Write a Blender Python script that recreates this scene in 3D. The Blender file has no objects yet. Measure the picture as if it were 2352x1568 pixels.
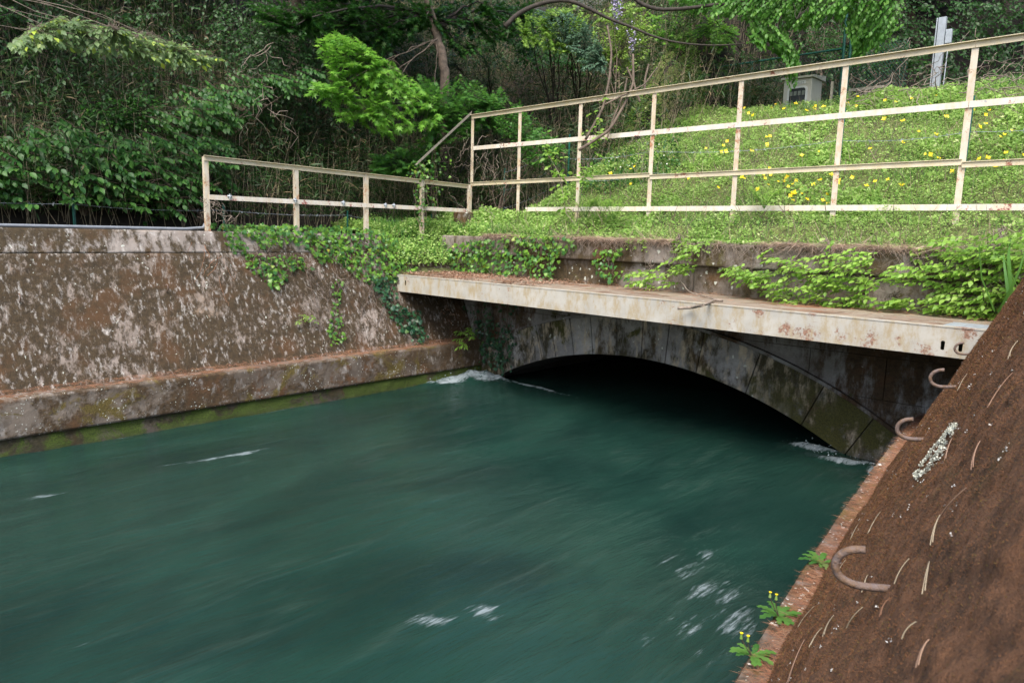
import bpy, bmesh, math, random, numpy as np
from mathutils import Vector, Matrix, geometry
R = math.radians
rng = np.random.default_rng(7); random.seed(7)
S = bpy.context.scene; COL = S.collection
# ------------------------------------------------------------------ camera, sky, sun
H = 3.2; F = 1667.; CX, CY = 1176., 784.
_roll, _pit, _yaw = R(1.44), R(8.56), R(43.6)
FW = np.array([-math.sin(_yaw)*math.cos(_pit), math.cos(_yaw)*math.cos(_pit), -math.sin(_pit)])
_r0 = np.array([math.cos(_yaw), math.sin(_yaw), 0.]); _u0 = np.cross(_r0, FW)
UP = _u0*math.cos(_roll)-_r0*math.sin(_roll); RT = _r0*math.cos(_roll)+_u0*math.sin(_roll)
EYE = np.array([0, 0, H])
cd = bpy.data.cameras.new('camera'); cam = bpy.data.objects.new('camera', cd); COL.objects.link(cam)
m = Matrix.Identity(4)
for i in range(3):
    m[i][0] = RT[i]; m[i][1] = UP[i]; m[i][2] = -FW[i]; m[i][3] = EYE[i]
cam.matrix_world = m
cd.sensor_width = 36; cd.lens = F/2352*36; cd.clip_start = .02; cd.clip_end = 300
cd.dof.use_dof = True; cd.dof.focus_distance = 11; cd.dof.aperture_fstop = 8
S.camera = cam
W = bpy.data.worlds.new('World'); S.world = W; W.use_nodes = True
wn = W.node_tree; bg = wn.nodes['Background']; sk = wn.nodes.new('ShaderNodeTexSky')
SUN = np.array([.35, -.62, 1.05]); SUN /= np.linalg.norm(SUN)
sk.sky_type = 'NISHITA'; sk.sun_disc = False
sk.sun_elevation = math.asin(SUN[2]); sk.sun_rotation = math.atan2(SUN[0], SUN[1])
sk.dust_density = 3; sk.air_density = 1.0; sk.ozone_density = .6
wn.links.new(sk.outputs[0], bg.inputs[0]); bg.inputs[1].default_value = .15
sl = bpy.data.lights.new('sun', 'SUN'); so = bpy.data.objects.new('sun', sl); COL.objects.link(so)
sl.energy = 2.6; sl.angle = R(35); sl.color = (1, .96, .9)
so.rotation_euler = Vector(SUN).to_track_quat('Z', 'Y').to_euler(); so.location = (5, -8, 20)
S.view_settings.view_transform = 'Standard'; S.view_settings.look = 'None'
S.view_settings.gamma = 1; S.view_settings.use_curve_mapping = False
S.view_settings.exposure = 1.0
S.cycles.use_denoising = True; S.cycles.max_bounces = 8; S.cycles.diffuse_bounces = 3
S.cycles.transmission_bounces = 4; S.cycles.transparent_max_bounces = 4
# ------------------------------------------------------------------ helpers
def nrm(v): return v/np.maximum(np.linalg.norm(v, axis=-1, keepdims=True), 1e-9)
def at(px, py, d):
    """point at depth d along the view for a place in the 2352 px wide picture"""
    v = FW*F + RT*(px-CX) - UP*(py-CY); return EYE + v*(d/F)
def atZ(px, py, z):
    v = FW*F + RT*(px-CX) - UP*(py-CY); return EYE + v*((z-H)/v[2])
def atY(px, py, y):
    v = FW*F + RT*(px-CX) - UP*(py-CY); return EYE + v*(y/v[1])
def atX(px, py, x):
    v = FW*F + RT*(px-CX) - UP*(py-CY); return EYE + v*(x/v[0])
def _h(i, j, s):
    n = (i.astype(np.int64)*374761393 + j.astype(np.int64)*668265263 + s*1442695041) & 0x7fffffff
    n = ((n ^ (n >> 13))*1274126177) & 0x7fffffff
    return ((n ^ (n >> 16)) & 0xffff)/65535.
def vn(x, y, s=0):
    i, j = np.floor(x), np.floor(y); u, v = x-i, y-j; u = u*u*(3-2*u); v = v*v*(3-2*v)
    return (_h(i, j, s)*(1-u)+_h(i+1, j, s)*u)*(1-v)+(_h(i, j+1, s)*(1-u)+_h(i+1, j+1, s)*u)*v
def fbm(x, y, s=0, o=4):
    a, t = 0, 0
    for k in range(o):
        w = .5**k; a = a+w*vn(x*2**k, y*2**k, s+k*17); t += w
    return a/t*2-1
def sst(a, b, x):
    t = np.clip((x-a)/(b-a), 0, 1); return t*t*(3-2*t)
def mesh_np(name, V, Fq, mat=None, tint=None, smooth=False):
    V = np.asarray(V, np.float32); Fq = np.asarray(Fq, np.int32)
    me = bpy.data.meshes.new(name); k = Fq.shape[1]
    me.vertices.add(len(V)); me.vertices.foreach_set('co', V.ravel())
    me.loops.add(Fq.size); me.loops.foreach_set('vertex_index', Fq.ravel())
    me.polygons.add(len(Fq)); me.polygons.foreach_set('loop_start', np.arange(0, Fq.size, k, dtype=np.int32))
    if smooth: me.polygons.foreach_set('use_smooth', np.ones(len(Fq), bool))
    me.update(calc_edges=True)
    if tint is not None:
        a = me.attributes.new('tint', 'FLOAT', 'POINT'); a.data.foreach_set('value', np.asarray(tint, np.float32))
    if mat: me.materials.append(mat)
    return me
def link(name, me, parent=None, loc=None):
    o = bpy.data.objects.new(name, me); COL.objects.link(o)
    if parent is not None: o.parent = parent
    if loc is not None: o.location = loc
    return o
def tag(o, label=None, cat=None, group=None, kind=None):
    if label: o['label'] = label
    if cat: o['category'] = cat
    if group: o['group'] = group
    if kind: o['kind'] = kind
    return o
def thing(name, label, cat, loc=(0, 0, 0), group=None):
    o = bpy.data.objects.new(name, None); COL.objects.link(o); o.location = loc; o.empty_display_size = .1
    return tag(o, label, cat, group)
class MB:
    def __init__(s): s.v = []; s.f = []; s.n = 0
    def add(s, v, f):
        s.v += [tuple(map(float, p)) for p in v]; s.f += [tuple(i+s.n for i in q) for q in f]; s.n += len(v); return s
    def box(s, a, b):
        x0, y0, z0 = a; x1, y1, z1 = b
        return s.add([(x0,y0,z0),(x1,y0,z0),(x1,y1,z0),(x0,y1,z0),(x0,y0,z1),(x1,y0,z1),(x1,y1,z1),(x0,y1,z1)],
                     [(0,3,2,1),(4,5,6,7),(0,1,5,4),(1,2,6,5),(2,3,7,6),(3,0,4,7)])
    def prism(s, poly, d):
        """poly: 3d points, d: extrusion vector"""
        n = len(poly); d = np.array(d, float); P = [np.array(p, float) for p in poly]
        return s.add(P+[p+d for p in P], [tuple(range(n))[::-1], tuple(range(n, 2*n))]+[(i, (i+1) % n, (i+1) % n+n, i+n) for i in range(n)])
    def tube(s, pts, r, k=6, r1=None, cap=True):
        P = np.array(pts, float); v, f = tube_np(P, r, r if r1 is None else r1, k); b = len(v); n = len(P)
        T_ = nrm(np.gradient(P, axis=0)); A = np.cross(T_[0], [.31, .57, .76]); rr = np.linspace(r, r if r1 is None else r1, n); v = []
        for i in range(n):                                # carry the ring along without twisting
            A = A-T_[i]*(A@T_[i]); A = A/np.linalg.norm(A); B = np.cross(T_[i], A)
            v += [P[i]+rr[i]*(math.cos(a)*A+math.sin(a)*B) for a in np.arange(k)*2*math.pi/k]
        s.add(v, [tuple(q) for q in f])
        if cap: s.f += [tuple(s.n-b+i for i in range(k))[::-1], tuple(s.n-k+i for i in range(k))]
        return s
    def lprof(s, a, b, w, u, t=.008):
        """angle section from a to b: one flange w (vector), other u (vector), thickness t"""
        a, b, w, u = (np.array(q, float) for q in (a, b, w, u)); wn_, un = w/np.linalg.norm(w), u/np.linalg.norm(u)
        P = [a, a+w, a+w+un*t, a+un*t+wn_*t, a+u+wn_*t, a+u]
        return s.prism(P, b-a)
    def build(s, name, mat, parent=None, bevel=0, smooth=False, off=None):
        me = bpy.data.meshes.new(name); v = s.v
        if off is not None: v = [tuple(np.array(p)-off) for p in v]
        me.from_pydata(v, [], s.f)
        bm = bmesh.new(); bm.from_mesh(me); bmesh.ops.recalc_face_normals(bm, faces=bm.faces)
        if bevel: bmesh.ops.bevel(bm, geom=list(bm.edges), offset=bevel, segments=1, affect='EDGES', clamp_overlap=True)
        bm.to_mesh(me); bm.free()
        if smooth: me.polygons.foreach_set('use_smooth', np.ones(len(me.polygons), bool))
        me.materials.append(mat); return link(name, me, parent)
def tube_np(P, r0, r1, k=5):
    n = len(P); T = nrm(np.gradient(P, axis=0)); ref = np.where(np.abs(T[:, 2:3]) > .9, [[1., 0, 0]], [[0, 0, 1.]])
    A = nrm(np.cross(T, ref)); B = np.cross(T, A); r = np.linspace(r0, r1, n)[:, None, None]
    a = np.arange(k)*2*math.pi/k
    V = P[:, None]+r*(np.cos(a)[None, :, None]*A[:, None]+np.sin(a)[None, :, None]*B[:, None])
    i = np.arange(n-1)[:, None]*k; j = np.arange(k)[None]; j2 = (j+1) % k
    Fq = np.stack([i+j, i+j2, i+k+j2, i+k+j], -1).reshape(-1, 4)
    return V.reshape(-1, 3), Fq
def tubes_mesh(name, lines, mat, k=4, off=None):
    Vs, Fs, n = [], [], 0
    for P, r0, r1 in lines:
        v, f = tube_np(np.asarray(P, float), r0, r1, k); Vs.append(v); Fs.append(f+n); n += len(v)
    V = np.concatenate(Vs)
    if off is not None: V = V-off
    return mesh_np(name, V, np.concatenate(Fs), mat, smooth=True)
def bez(a, b, sag=None, n=8, wob=0.):
    a, b = np.array(a, float), np.array(b, float); t = np.linspace(0, 1, n)[:, None]
    c = (a+b)/2 + (np.array(sag, float) if sag is not None else 0)
    P = (1-t)**2*a+2*t*(1-t)*c+t*t*b
    if wob: P[1:-1] += rng.normal(0, wob, (n-2, 3))
    return P
# ------------------------------------------------------------------ materials
class NT:
    def __init__(s, name, rough=.8):
        s.m = bpy.data.materials.new(name); s.m.use_nodes = True; s.t = s.m.node_tree; s.b = s.t.nodes['Principled BSDF']
        s.b.inputs['Roughness'].default_value = rough; s.out = s.t.nodes['Material Output']
        s.pos = s.n('ShaderNodeNewGeometry').outputs['Position']
    def n(s, ty, ins=None, **pr):
        nd = s.t.nodes.new(ty)
        for k, v in pr.items(): setattr(nd, k, v)
        for k, v in (ins or {}).items(): s.set(nd.inputs[k], v)
        return nd
    def set(s, sock, v):
        if isinstance(v, bpy.types.NodeSocket): s.t.links.new(v, sock)
        elif isinstance(v, (tuple, list)) and len(v) == 3 and sock.type == 'RGBA': sock.default_value = (*v, 1)
        else: sock.default_value = v
    def math(s, op, a, b=0., c=0.):
        return s.n('ShaderNodeMath', {0: a, 1: b, 2: c}, operation=op).outputs[0]
    def mapv(s, sc=(1, 1, 1), loc=(0, 0, 0), v=None, rot=(0, 0, 0)):
        return s.n('ShaderNodeMapping', {'Vector': v or s.pos, 'Scale': sc, 'Location': loc, 'Rotation': rot}).outputs[0]
    def noise(s, scale, det=5, rough=.6, v=None, dist=0.):
        return s.n('ShaderNodeTexNoise', {'Vector': v or s.pos, 'Scale': scale, 'Detail': det, 'Roughness': rough, 'Distortion': dist}).outputs[0]
    def ramp(s, fac, lo, hi, a=0., b=1.):
        return s.n('ShaderNodeMapRange', {0: fac, 1: lo, 2: hi, 3: a, 4: b}, interpolation_type='SMOOTHSTEP').outputs[0]
    def mix(s, f, a, b):
        n = s.n('ShaderNodeMix', data_type='RGBA'); s.set(n.inputs[0], f); s.set(n.inputs[6], a); s.set(n.inputs[7], b); return n.outputs[2]
    def vor(s, scale, v=None, feat='F1'):
        return s.n('ShaderNodeTexVoronoi', {'Vector': v or s.pos, 'Scale': scale}, feature=feat)
    def bump(s, h, st=.5, d=.02, prev=None):
        ins = {'Height': h, 'Strength': st, 'Distance': d}
        if prev is not None: ins['Normal'] = prev
        return s.n('ShaderNodeBump', ins).outputs[0]
    def col(s, c): s.set(s.b.inputs['Base Color'], c)
    def nor(s, n): s.set(s.b.inputs['Normal'], n)
    def z(s): return s.n('ShaderNodeSeparateXYZ', {0: s.pos}).outputs[2]
def concrete(name, base, dark, moss=None, moss_amt=.5, moss_sc=2.2, white=None, white_amt=.5, streak=(3, 3, 1.2), speck=.0,
             speck_sc=14, green=None, green_amt=.0, wet=0., orange=0., bump=.6, rough=.9, foot=False):
    t = NT(name, rough)
    n1 = t.noise(1.1, 6, .65); n2 = t.noise(9, 6, .7); fine = t.noise(60, 4, .7)
    c = t.mix(t.ramp(n1, .3, .7), dark, base); c = t.mix(t.ramp(n2, .35, .75, 0, .6), c, tuple(q*.55 for q in base))
    if orange: c = t.mix(t.ramp(t.noise(.9, 5, .7, t.mapv(loc=(7, 3, 1))), .55, .72, 0, orange), c, (.27, .18, .11))
    mo = None
    if moss:
        st = t.mapv(streak); a = t.noise(moss_sc, 8, .74, st, .15); b = t.noise(moss_sc*.35, 3, .5, t.mapv(loc=(3, 9, 4)))
        v = t.math('ADD', t.math('MULTIPLY', a, .62), t.math('MULTIPLY', b, .38))
        mo = t.ramp(v, .55-.24*moss_amt, .65-.24*moss_amt)
        mc = t.mix(t.ramp(t.noise(14, 5, .8), .35, .7), moss, tuple(q*.42 for q in moss))
        mc = t.mix(t.ramp(t.noise(1.3, 4, .6, t.mapv(loc=(1, 5, 2))), .5, .66), mc, tuple(np.array(moss)*np.array((1.3, 1.0, .85))))
        c = t.mix(mo, c, mc)
    if green:
        g = t.ramp(t.noise(1.4, 7, .7, t.mapv(loc=(11, 2, 5)), .5), .62-.2*green_amt, .70-.2*green_amt)
        c = t.mix(g, c, t.mix(t.ramp(fine, .3, .7), tuple(q*.4 for q in green), green))
    if white:
        w = t.ramp(t.noise(moss_sc*1.5, 6, .68, t.mapv((streak[0]*1.1, streak[1]*1.1, streak[2]*.8), (4, 8, 2)), .1), .62-.16*white_amt, .80-.16*white_amt)
        c = t.mix(t.math('MULTIPLY', w, .85), c, t.mix(t.ramp(n2, .3, .7), white, tuple(q*.7 for q in white)))
    if speck:
        vo = t.vor(speck_sc, t.n('ShaderNodeVectorMath', {0: t.pos, 1: t.n('ShaderNodeVectorMath', {0: t.n('ShaderNodeTexNoise', {'Vector': t.pos, 'Scale': 9.}).outputs['Color'], 1: (.13, .13, .13)}, operation='MULTIPLY').outputs[0]}, operation='ADD').outputs[0]); sm = t.ramp(t.noise(1.6, 4, .6, t.mapv(loc=(2, 1, 9))), .4, .62)
        r = t.math('MULTIPLY', t.ramp(t.n('ShaderNodeSeparateColor', {0: vo.outputs['Color']}).outputs[0], 1-speck*.5, 1-speck*.5+.02, 0, .33), t.math('ADD', sm, .45))
        d = t.math('LESS_THAN', t.math('ADD', vo.outputs['Distance'], t.math('MULTIPLY', fine, .25)), r)
        c = t.mix(t.math('MULTIPLY', d, .85), c, (.55, .57, .5))
    if foot:
        zz2 = t.z(); xx2 = t.n('ShaderNodeSeparateXYZ', {0: t.pos}).outputs[0]
        fm_ = t.math('MULTIPLY', t.ramp(xx2, -5.6, -4.2), t.ramp(zz2, 1.5, .5)); fm_ = t.math('MULTIPLY', fm_, t.ramp(t.noise(2.2, 6, .7), .38, .55)); c = t.mix(fm_, c, t.mix(t.ramp(fine, .3, .7), (.035, .035, .008), (.085, .08, .015)))
    if wet:
        zz = t.z(); k = t.ramp(t.math('ADD', zz, t.math('MULTIPLY', n2, .25)), wet+.02, wet+.28, .0, 1.)
        c = t.mix(k, tuple(q*.22 for q in dark), c)
        t.set(t.b.inputs['Roughness'], t.math('MULTIPLY_ADD', k, rough-.35, .35))
    t.col(c)
    h = t.math('ADD', t.math('MULTIPLY', n2, .7), t.math('MULTIPLY', fine, .45))
    if mo is not None: h = t.math('ADD', h, t.math('MULTIPLY', mo, t.math('MULTIPLY', t.noise(38, 4, .8), 1.2)))
    t.nor(t.bump(h, bump, .03)); return t.m
def leafmat(name, c1, c2, c3=None, trans=.35, rough=.45, stops=(.15, .55, .95)):
    t = NT(name, rough)
    at_ = t.n('ShaderNodeAttribute', attribute_name='tint').outputs['Fac']; oi = t.n('ShaderNodeObjectInfo').outputs['Random']
    f = t.math('FRACT', t.math('ADD', at_, oi))
    c = t.mix(t.ramp(f, stops[0], stops[1]), c1, c2)
    if c3: c = t.mix(t.ramp(f, stops[2]-.06, stops[2]), c, c3)
    c = t.mix(t.ramp(t.noise(.9, 4, .6), .38, .66, 0, .5), c, tuple(q*.7 for q in c1))
    t.col(c); t.b.inputs['Specular IOR Level'].default_value = .35
    tr = t.n('ShaderNodeBsdfTranslucent', {'Color': t.mix(.5, c, tuple(min(1, q*1.5) for q in c2))})
    mx = t.n('ShaderNodeMixShader', {0: trans, 1: t.b.outputs[0], 2: tr.outputs[0]}); t.t.links.new(mx.outputs[0], t.out.inputs[0])
    return t.m
def simple(name, c, rough=.6, metal=0., var=.3, sc=12, bump=.2, c2=None, spec=.5):
    t = NT(name, rough); n = t.noise(sc, 5, .7)
    t.col(t.mix(t.ramp(n, .35, .7), c, c2 or tuple(q*(1-var) for q in c))); t.b.inputs['Metallic'].default_value = metal
    t.b.inputs['Specular IOR Level'].default_value = spec
    t.nor(t.bump(n, bump, .01)); return t.m
def painted(name, c, rust_amt, stain=None, streak=(1, 1, 1), sc=5., rust=(.16, .065, .035), grey=True, spot=True, right=False):
    t = NT(name, .5); v = t.mapv(streak); n = t.noise(sc*.8, 8, .78); n2 = t.noise(sc*.25, 4, .6)
    base = t.mix(t.ramp(t.noise(3, 4, .6), .3, .7), c, tuple(q*.82 for q in c))
    if stain: base = t.mix(t.ramp(t.noise(sc*.5, 7, .75, t.mapv((2.2, 2.2, 1.0), (3, 3, 3))), .42, .66, 0, .8), base, stain)
    if grey: base = t.mix(t.ramp(t.noise(sc*1.3, 6, .7, t.mapv(loc=(5, 5, 5))), .66, .7, 0, .8), base, (.28, .30, .33))
    mixn = t.math('ADD', t.math('MULTIPLY', n, .7), t.math('MULTIPLY', n2, .3))
    if right: mixn = t.math('ADD', mixn, t.ramp(t.n('ShaderNodeSeparateXYZ', {0: t.pos}).outputs[0], -7, -3, -.03, .035))
    r = t.ramp(mixn, .66-.2*rust_amt, .72-.2*rust_amt)
    c_ = t.mix(r, base, t.mix(t.ramp(t.noise(40, 3), .3, .7), rust, tuple(q*1.9 for q in rust)))
    if spot:
        vo = t.vor(34); sp = t.math('LESS_THAN', vo.outputs['Distance'], t.ramp(t.n('ShaderNodeSeparateColor', {0: vo.outputs['Color']}).outputs[1], .8, .84, 0, .16))
        c_ = t.mix(t.math('MULTIPLY', sp, .8), c_, (.08, .045, .03))
    t.col(c_); t.set(t.b.inputs['Roughness'], t.math('MULTIPLY_ADD', r, .35, .5)); t.nor(t.bump(t.math('SUBTRACT', n, t.math('MULTIPLY', r, .3)), .3, .008))
    return t.m
M = {}
M['wallL'] = concrete('left_wall_concrete', (.33, .275, .235), (.17, .13, .10), (.066, .043, .019), .66, 3.6, (.56, .52, .48), .56, (2.3, 2.3, 1.15), .16, 26, orange=.8)
M['wallL2'] = concrete('left_wall_upper_concrete', (.34, .30, .27), (.2, .165, .14), (.068, .046, .02), .5, 2.2, (.54, .51, .48), .5, (2.6, 2.6, 1.1), .3, 22, orange=.5)
M['ledge'] = concrete('ledge_concrete', (.215, .175, .14), (.10, .075, .055), (.09, .055, .025), .48, 2.4, (.40, .37, .34), .5, (1.5, 1.5, 1.5), .5, 32, green=(.17, .125, .03), green_amt=.38)
M['base'] = concrete('waterline_concrete', (.12, .10, .08), (.06, .045, .032), (.05, .042, .018), .5, 2, None, 0, (1.5, 1.5, 1.5), 0, 14, green=(.075, .115, .012), green_amt=.95, wet=-.05)
M['face'] = concrete('portal_concrete', (.36, .35, .34), (.13, .125, .12), (.05, .042, .018), .42, 2.0, (.52, .43, .31), .85, (1.6, 1.6, .8), .16, 11, green=(.075, .075, .012), green_amt=.42, wet=-.02, foot=True)
M['spand'] = concrete('spandrel_concrete', (.32, .32, .325), (.13, .12, .105), (.07, .042, .02), .4, 1.1, (.26, .25, .25), .1, (1.5, 1.5, .7), .16, 9, green=(.06, .06, .012), green_amt=.15, wet=0.)
M['parap'] = concrete('parapet_concrete', (.30, .26, .23), (.13, .10, .075), (.085, .058, .025), .45, 1.6, (.42, .39, .36), .38, (1.6, 1.6, 1.0), .3, 12, green=(.12, .10, .02), green_amt=.3, orange=.6)
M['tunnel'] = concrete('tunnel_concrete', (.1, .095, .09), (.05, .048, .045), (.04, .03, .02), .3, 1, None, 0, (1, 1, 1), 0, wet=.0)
M['deck'] = concrete('deck_concrete', (.30, .25, .185), (.2, .15, .11), (.16, .09, .05), .3, 1.8, (.35, .32, .28), .2, (1, 1, 1), .1, 18, green=(.14, .12, .02), green_amt=.12, bump=.3)
M['beam'] = painted('beam_paint', (.46, .44, .39), .50, (.34, .26, .14), (1.6, 1.6, .55), 6, (.17, .095, .065), spot=False, right=True)
M['rail'] = painted('rail_cream_paint', (.68, .59, .43), .42, (.6, .5, .3), (1, 1, 1), 7., (.2, .075, .045))
M['rail2'] = painted('rail_pale_paint', (.72, .67, .59), .56, (.6, .5, .36), (1, 1, 1), 7., (.2, .06, .05))
M['post'] = painted('post_paint', (.64, .57, .46), .66, (.5, .38, .22), (1, 1, .6), 8., (.26, .13, .07))
M['galv'] = simple('galvanised_steel', (.42, .46, .5), .45, .3, .2, 9, .1)
M['greenpaint'] = simple('green_fence_paint', (.02, .13, .10), .45, 0, .5, 6)
M['cab'] = simple('cabinet_grey_paint', (.5, .48, .42), .45, 0, .06, 3, .02)
M['cablight'] = simple('cabinet_white_trim', (.6, .61, .6), .4, 0, .05, 3, .02)
M['dark'] = simple('dark_instrument_glass', (.02, .022, .02), .15, 0, .3, 3, 0)
M['dull'] = simple('instrument_face', (.16, .18, .15), .4, 0, .3, 5, 0)
M['orange'] = simple('orange_indicator', (.8, .22, .03), .5, 0, .1)
M['ink'] = simple('dark_lettering', (.03, .03, .035), .6, 0, .1)
M['bark'] = simple('bark', (.16, .12, .09), .9, 0, .55, 9, 1.)
M['barkd'] = simple('dark_bark', (.05, .04, .032), .9, 0, .5, 9, 1.)
M['twig'] = simple('dry_twig', (.27, .215, .17), .85, 0, .45, 20, .4)
M['vine'] = simple('ivy_stem', (.17, .12, .09), .85, 0, .45, 20, .4)
M['straw'] = simple('dry_straw', (.38, .31, .21), .8, 0, .4, 14, .2)
M['soil'] = simple('forest_soil', (.022, .016, .011), .95, 0, .5, 4, .8)
M['bankground'] = simple('bank_ground', (.12, .14, .04), .95, 0, .5, 8, .8, (.05, .04, .02))
M['wood'] = simple('weathered_wood', (.32, .29, .23), .85, 0, .4, 20, .4)
M['rustrod'] = simple('rusty_steel_rod', (.17, .13, .12), .8, .1, .0, 30, 1.4, (.17, .10, .055))
M['pipe'] = simple('grey_plastic_pipe', (.22, .24, .27), .45, 0, .2)
M['bldg'] = simple('building_wall', (.3, .32, .33), .8, 0, .1, 2, .1)
M['bldgd'] = simple('building_dark_eave', (.045, .045, .04), .8, 0, .3, 2, .1)
M['concpale'] = simple('pale_concrete', (.38, .37, .34), .9, 0, .3, 8, .6)
M['lich'] = simple('pale_lichen', (.72, .73, .62), .9, 0, .3, 60, 1.)
M['white'] = simple('white_flake', (.66, .64, .6), .8, 0, .3, 60, .6)
M['needle'] = leafmat('brown_pine_needle', (.22, .085, .045), (.42, .2, .11), (.5, .36, .22), .05, .7)
M['litter'] = leafmat('brown_litter', (.18, .09, .05), (.36, .23, .16), (.45, .33, .26), .05, .8)
M['lshrub'] = leafmat('shrub_leaf_green', (.028, .10, .022), (.065, .175, .032), (.11, .24, .04), .32)
M['lpale'] = leafmat('pale_spray_leaf', (.13, .21, .09), (.20, .30, .11), (.45, .58, .06), .35)
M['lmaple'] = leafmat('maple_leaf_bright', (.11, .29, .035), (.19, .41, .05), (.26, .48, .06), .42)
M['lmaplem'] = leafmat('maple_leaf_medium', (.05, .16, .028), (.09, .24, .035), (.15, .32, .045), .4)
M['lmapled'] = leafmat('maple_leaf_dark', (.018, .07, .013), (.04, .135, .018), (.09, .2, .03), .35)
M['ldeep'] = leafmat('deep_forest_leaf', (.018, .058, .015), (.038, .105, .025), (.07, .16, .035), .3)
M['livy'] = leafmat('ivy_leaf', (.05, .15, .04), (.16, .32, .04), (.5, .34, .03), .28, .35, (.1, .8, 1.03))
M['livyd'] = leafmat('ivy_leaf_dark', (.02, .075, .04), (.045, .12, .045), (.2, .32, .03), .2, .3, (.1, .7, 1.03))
M['llime'] = leafmat('parapet_leaf_lime', (.17, .34, .045), (.29, .47, .08), (.4, .56, .13), .42)
M['lbank'] = leafmat('bank_leaf', (.20, .37, .07), (.38, .54, .15), (.58, .64, .30), .4, .6)
M['lgrass'] = leafmat('grass_blade', (.055, .17, .03), (.12, .27, .045), (.4, .38, .15), .35, .5)
M['lsasa'] = leafmat('bamboo_grass_leaf', (.019, .05, .014), (.048, .105, .025), (.24, .18, .10), .25, .5, (.1, .6, .9))
M['ldrop'] = leafmat('drooping_branch_leaf', (.07, .20, .03), (.13, .31, .05), (.22, .42, .08), .42)
M['lsmoke'] = leafmat('blue_green_leaf', (.06, .13, .075), (.1, .19, .11), (.14, .25, .14), .3)
M['lblos'] = leafmat('yellow_green_leaf', (.17, .31, .04), (.28, .42, .08), (.5, .55, .3), .35)
M['petal'] = simple('yellow_petal', (.95, .68, .01), .5, 0, .15, 9, 0)
M['wpetal'] = simple('white_petal', (.7, .68, .62), .6, 0, .1, 9, 0)
M['wist'] = simple('wisteria_petal', (.36, .32, .48), .6, 0, .3, 9, 0)
# mossy right wall
def right_moss():
    t = NT('right_wall_brown_moss', .95)
    n = t.noise(7, 8, .75); f = t.noise(70, 5, .8); f2 = t.noise(190, 3, .7)
    c = t.mix(t.ramp(n, .32, .62), (.06, .029, .012), (.185, .083, .037))
    c = t.mix(t.ramp(f, .45, .75, 0, .75), c, (.28, .13, .06)); c = t.mix(t.ramp(f2, .5, .8, 0, .5), c, (.045, .022, .010))
    c = t.mix(t.ramp(t.noise(2.6, 5, .7, t.mapv(loc=(3, 1, 2))), .55, .7, 0, .55), c, (.085, .062, .014))
    c = t.mix(t.ramp(t.noise(3.4, 7, .72, t.mapv(loc=(8, 1, 2))), .66, .72, 0, .6), c, (.12, .09, .07))
    g2 = t.noise(26, 6, .8); c = t.mix(t.ramp(g2, .5, .72, 0, .8), c, (.26, .125, .06)); c = t.mix(t.ramp(t.noise(34, 5, .8, t.mapv(loc=(6, 2, 1))), .52, .7, 0, .8), c, (.028, .014, .008))
    t.col(c); h = t.math('ADD', t.math('MULTIPLY', n, 1.2), t.math('ADD', t.math('MULTIPLY', f, .8), t.math('MULTIPLY', f2, .3)))
    t.nor(t.bump(h, .9, .02)); return t.m
M['moss'] = right_moss()
def water():
    t = NT('teal_river_water', .1)
    fl = t.mapv((1, .22, 1), rot=(0, 0, R(-14))); big = t.noise(.55, 4, .6, t.mapv((1, .5, 1)), .6)
    c = t.mix(t.ramp(big, .3, .7), (.006, .0215, .0175), (.012, .040, .030))
    n1 = t.noise(2.2, 6, .65, fl, .8); n2 = t.noise(9, 6, .7, t.mapv((1, .12, 1), rot=(0, 0, R(-14)))); n3 = t.noise(30, 4, .7, t.mapv((1, .15, 1), rot=(0, 0, R(-14))))
    wis = t.math('MULTIPLY', t.ramp(n2, .42, .8), t.ramp(n1, .42, .66)); c = t.mix(t.math('MULTIPLY', wis, .34), c, (.06, .09, .075))
    fo = t.n('ShaderNodeAttribute', attribute_name='foam').outputs['Fac']
    fm = t.ramp(t.math('ADD', t.math('MULTIPLY', n3, .45), t.math('MULTIPLY', n2, .6)), t.math('SUBTRACT', .76, t.math('MULTIPLY', fo, .36)), t.math('SUBTRACT', .98, t.math('MULTIPLY', fo, .34)))
    fm = t.math('MULTIPLY', fm, t.ramp(fo, .02, .2)); c = t.mix(t.math('MULTIPLY', fm, .62), c, (.40, .46, .50))
    t.col(c); t.set(t.b.inputs['Roughness'], t.math('MULTIPLY_ADD', fm, .5, .10)); t.b.inputs['IOR'].default_value = 1.33
    h = t.math('ADD', t.math('MULTIPLY', n1, .9), t.math('ADD', t.math('MULTIPLY', n2, .35), t.math('MULTIPLY', n3, .1)))
    t.nor(t.bump(h, .6, .06)); return t.m
M['water'] = water()
def foam():
    t = NT('white_water_foam', .5); n = t.noise(7, 5, .7, t.mapv((1, 1, 1)))
    t.col(t.mix(t.ramp(n, .38, .66), (.05, .10, .10), (.62, .67, .72))); t.nor(t.bump(n, .5, .04)); return t.m
M['foam'] = foam()
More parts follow.
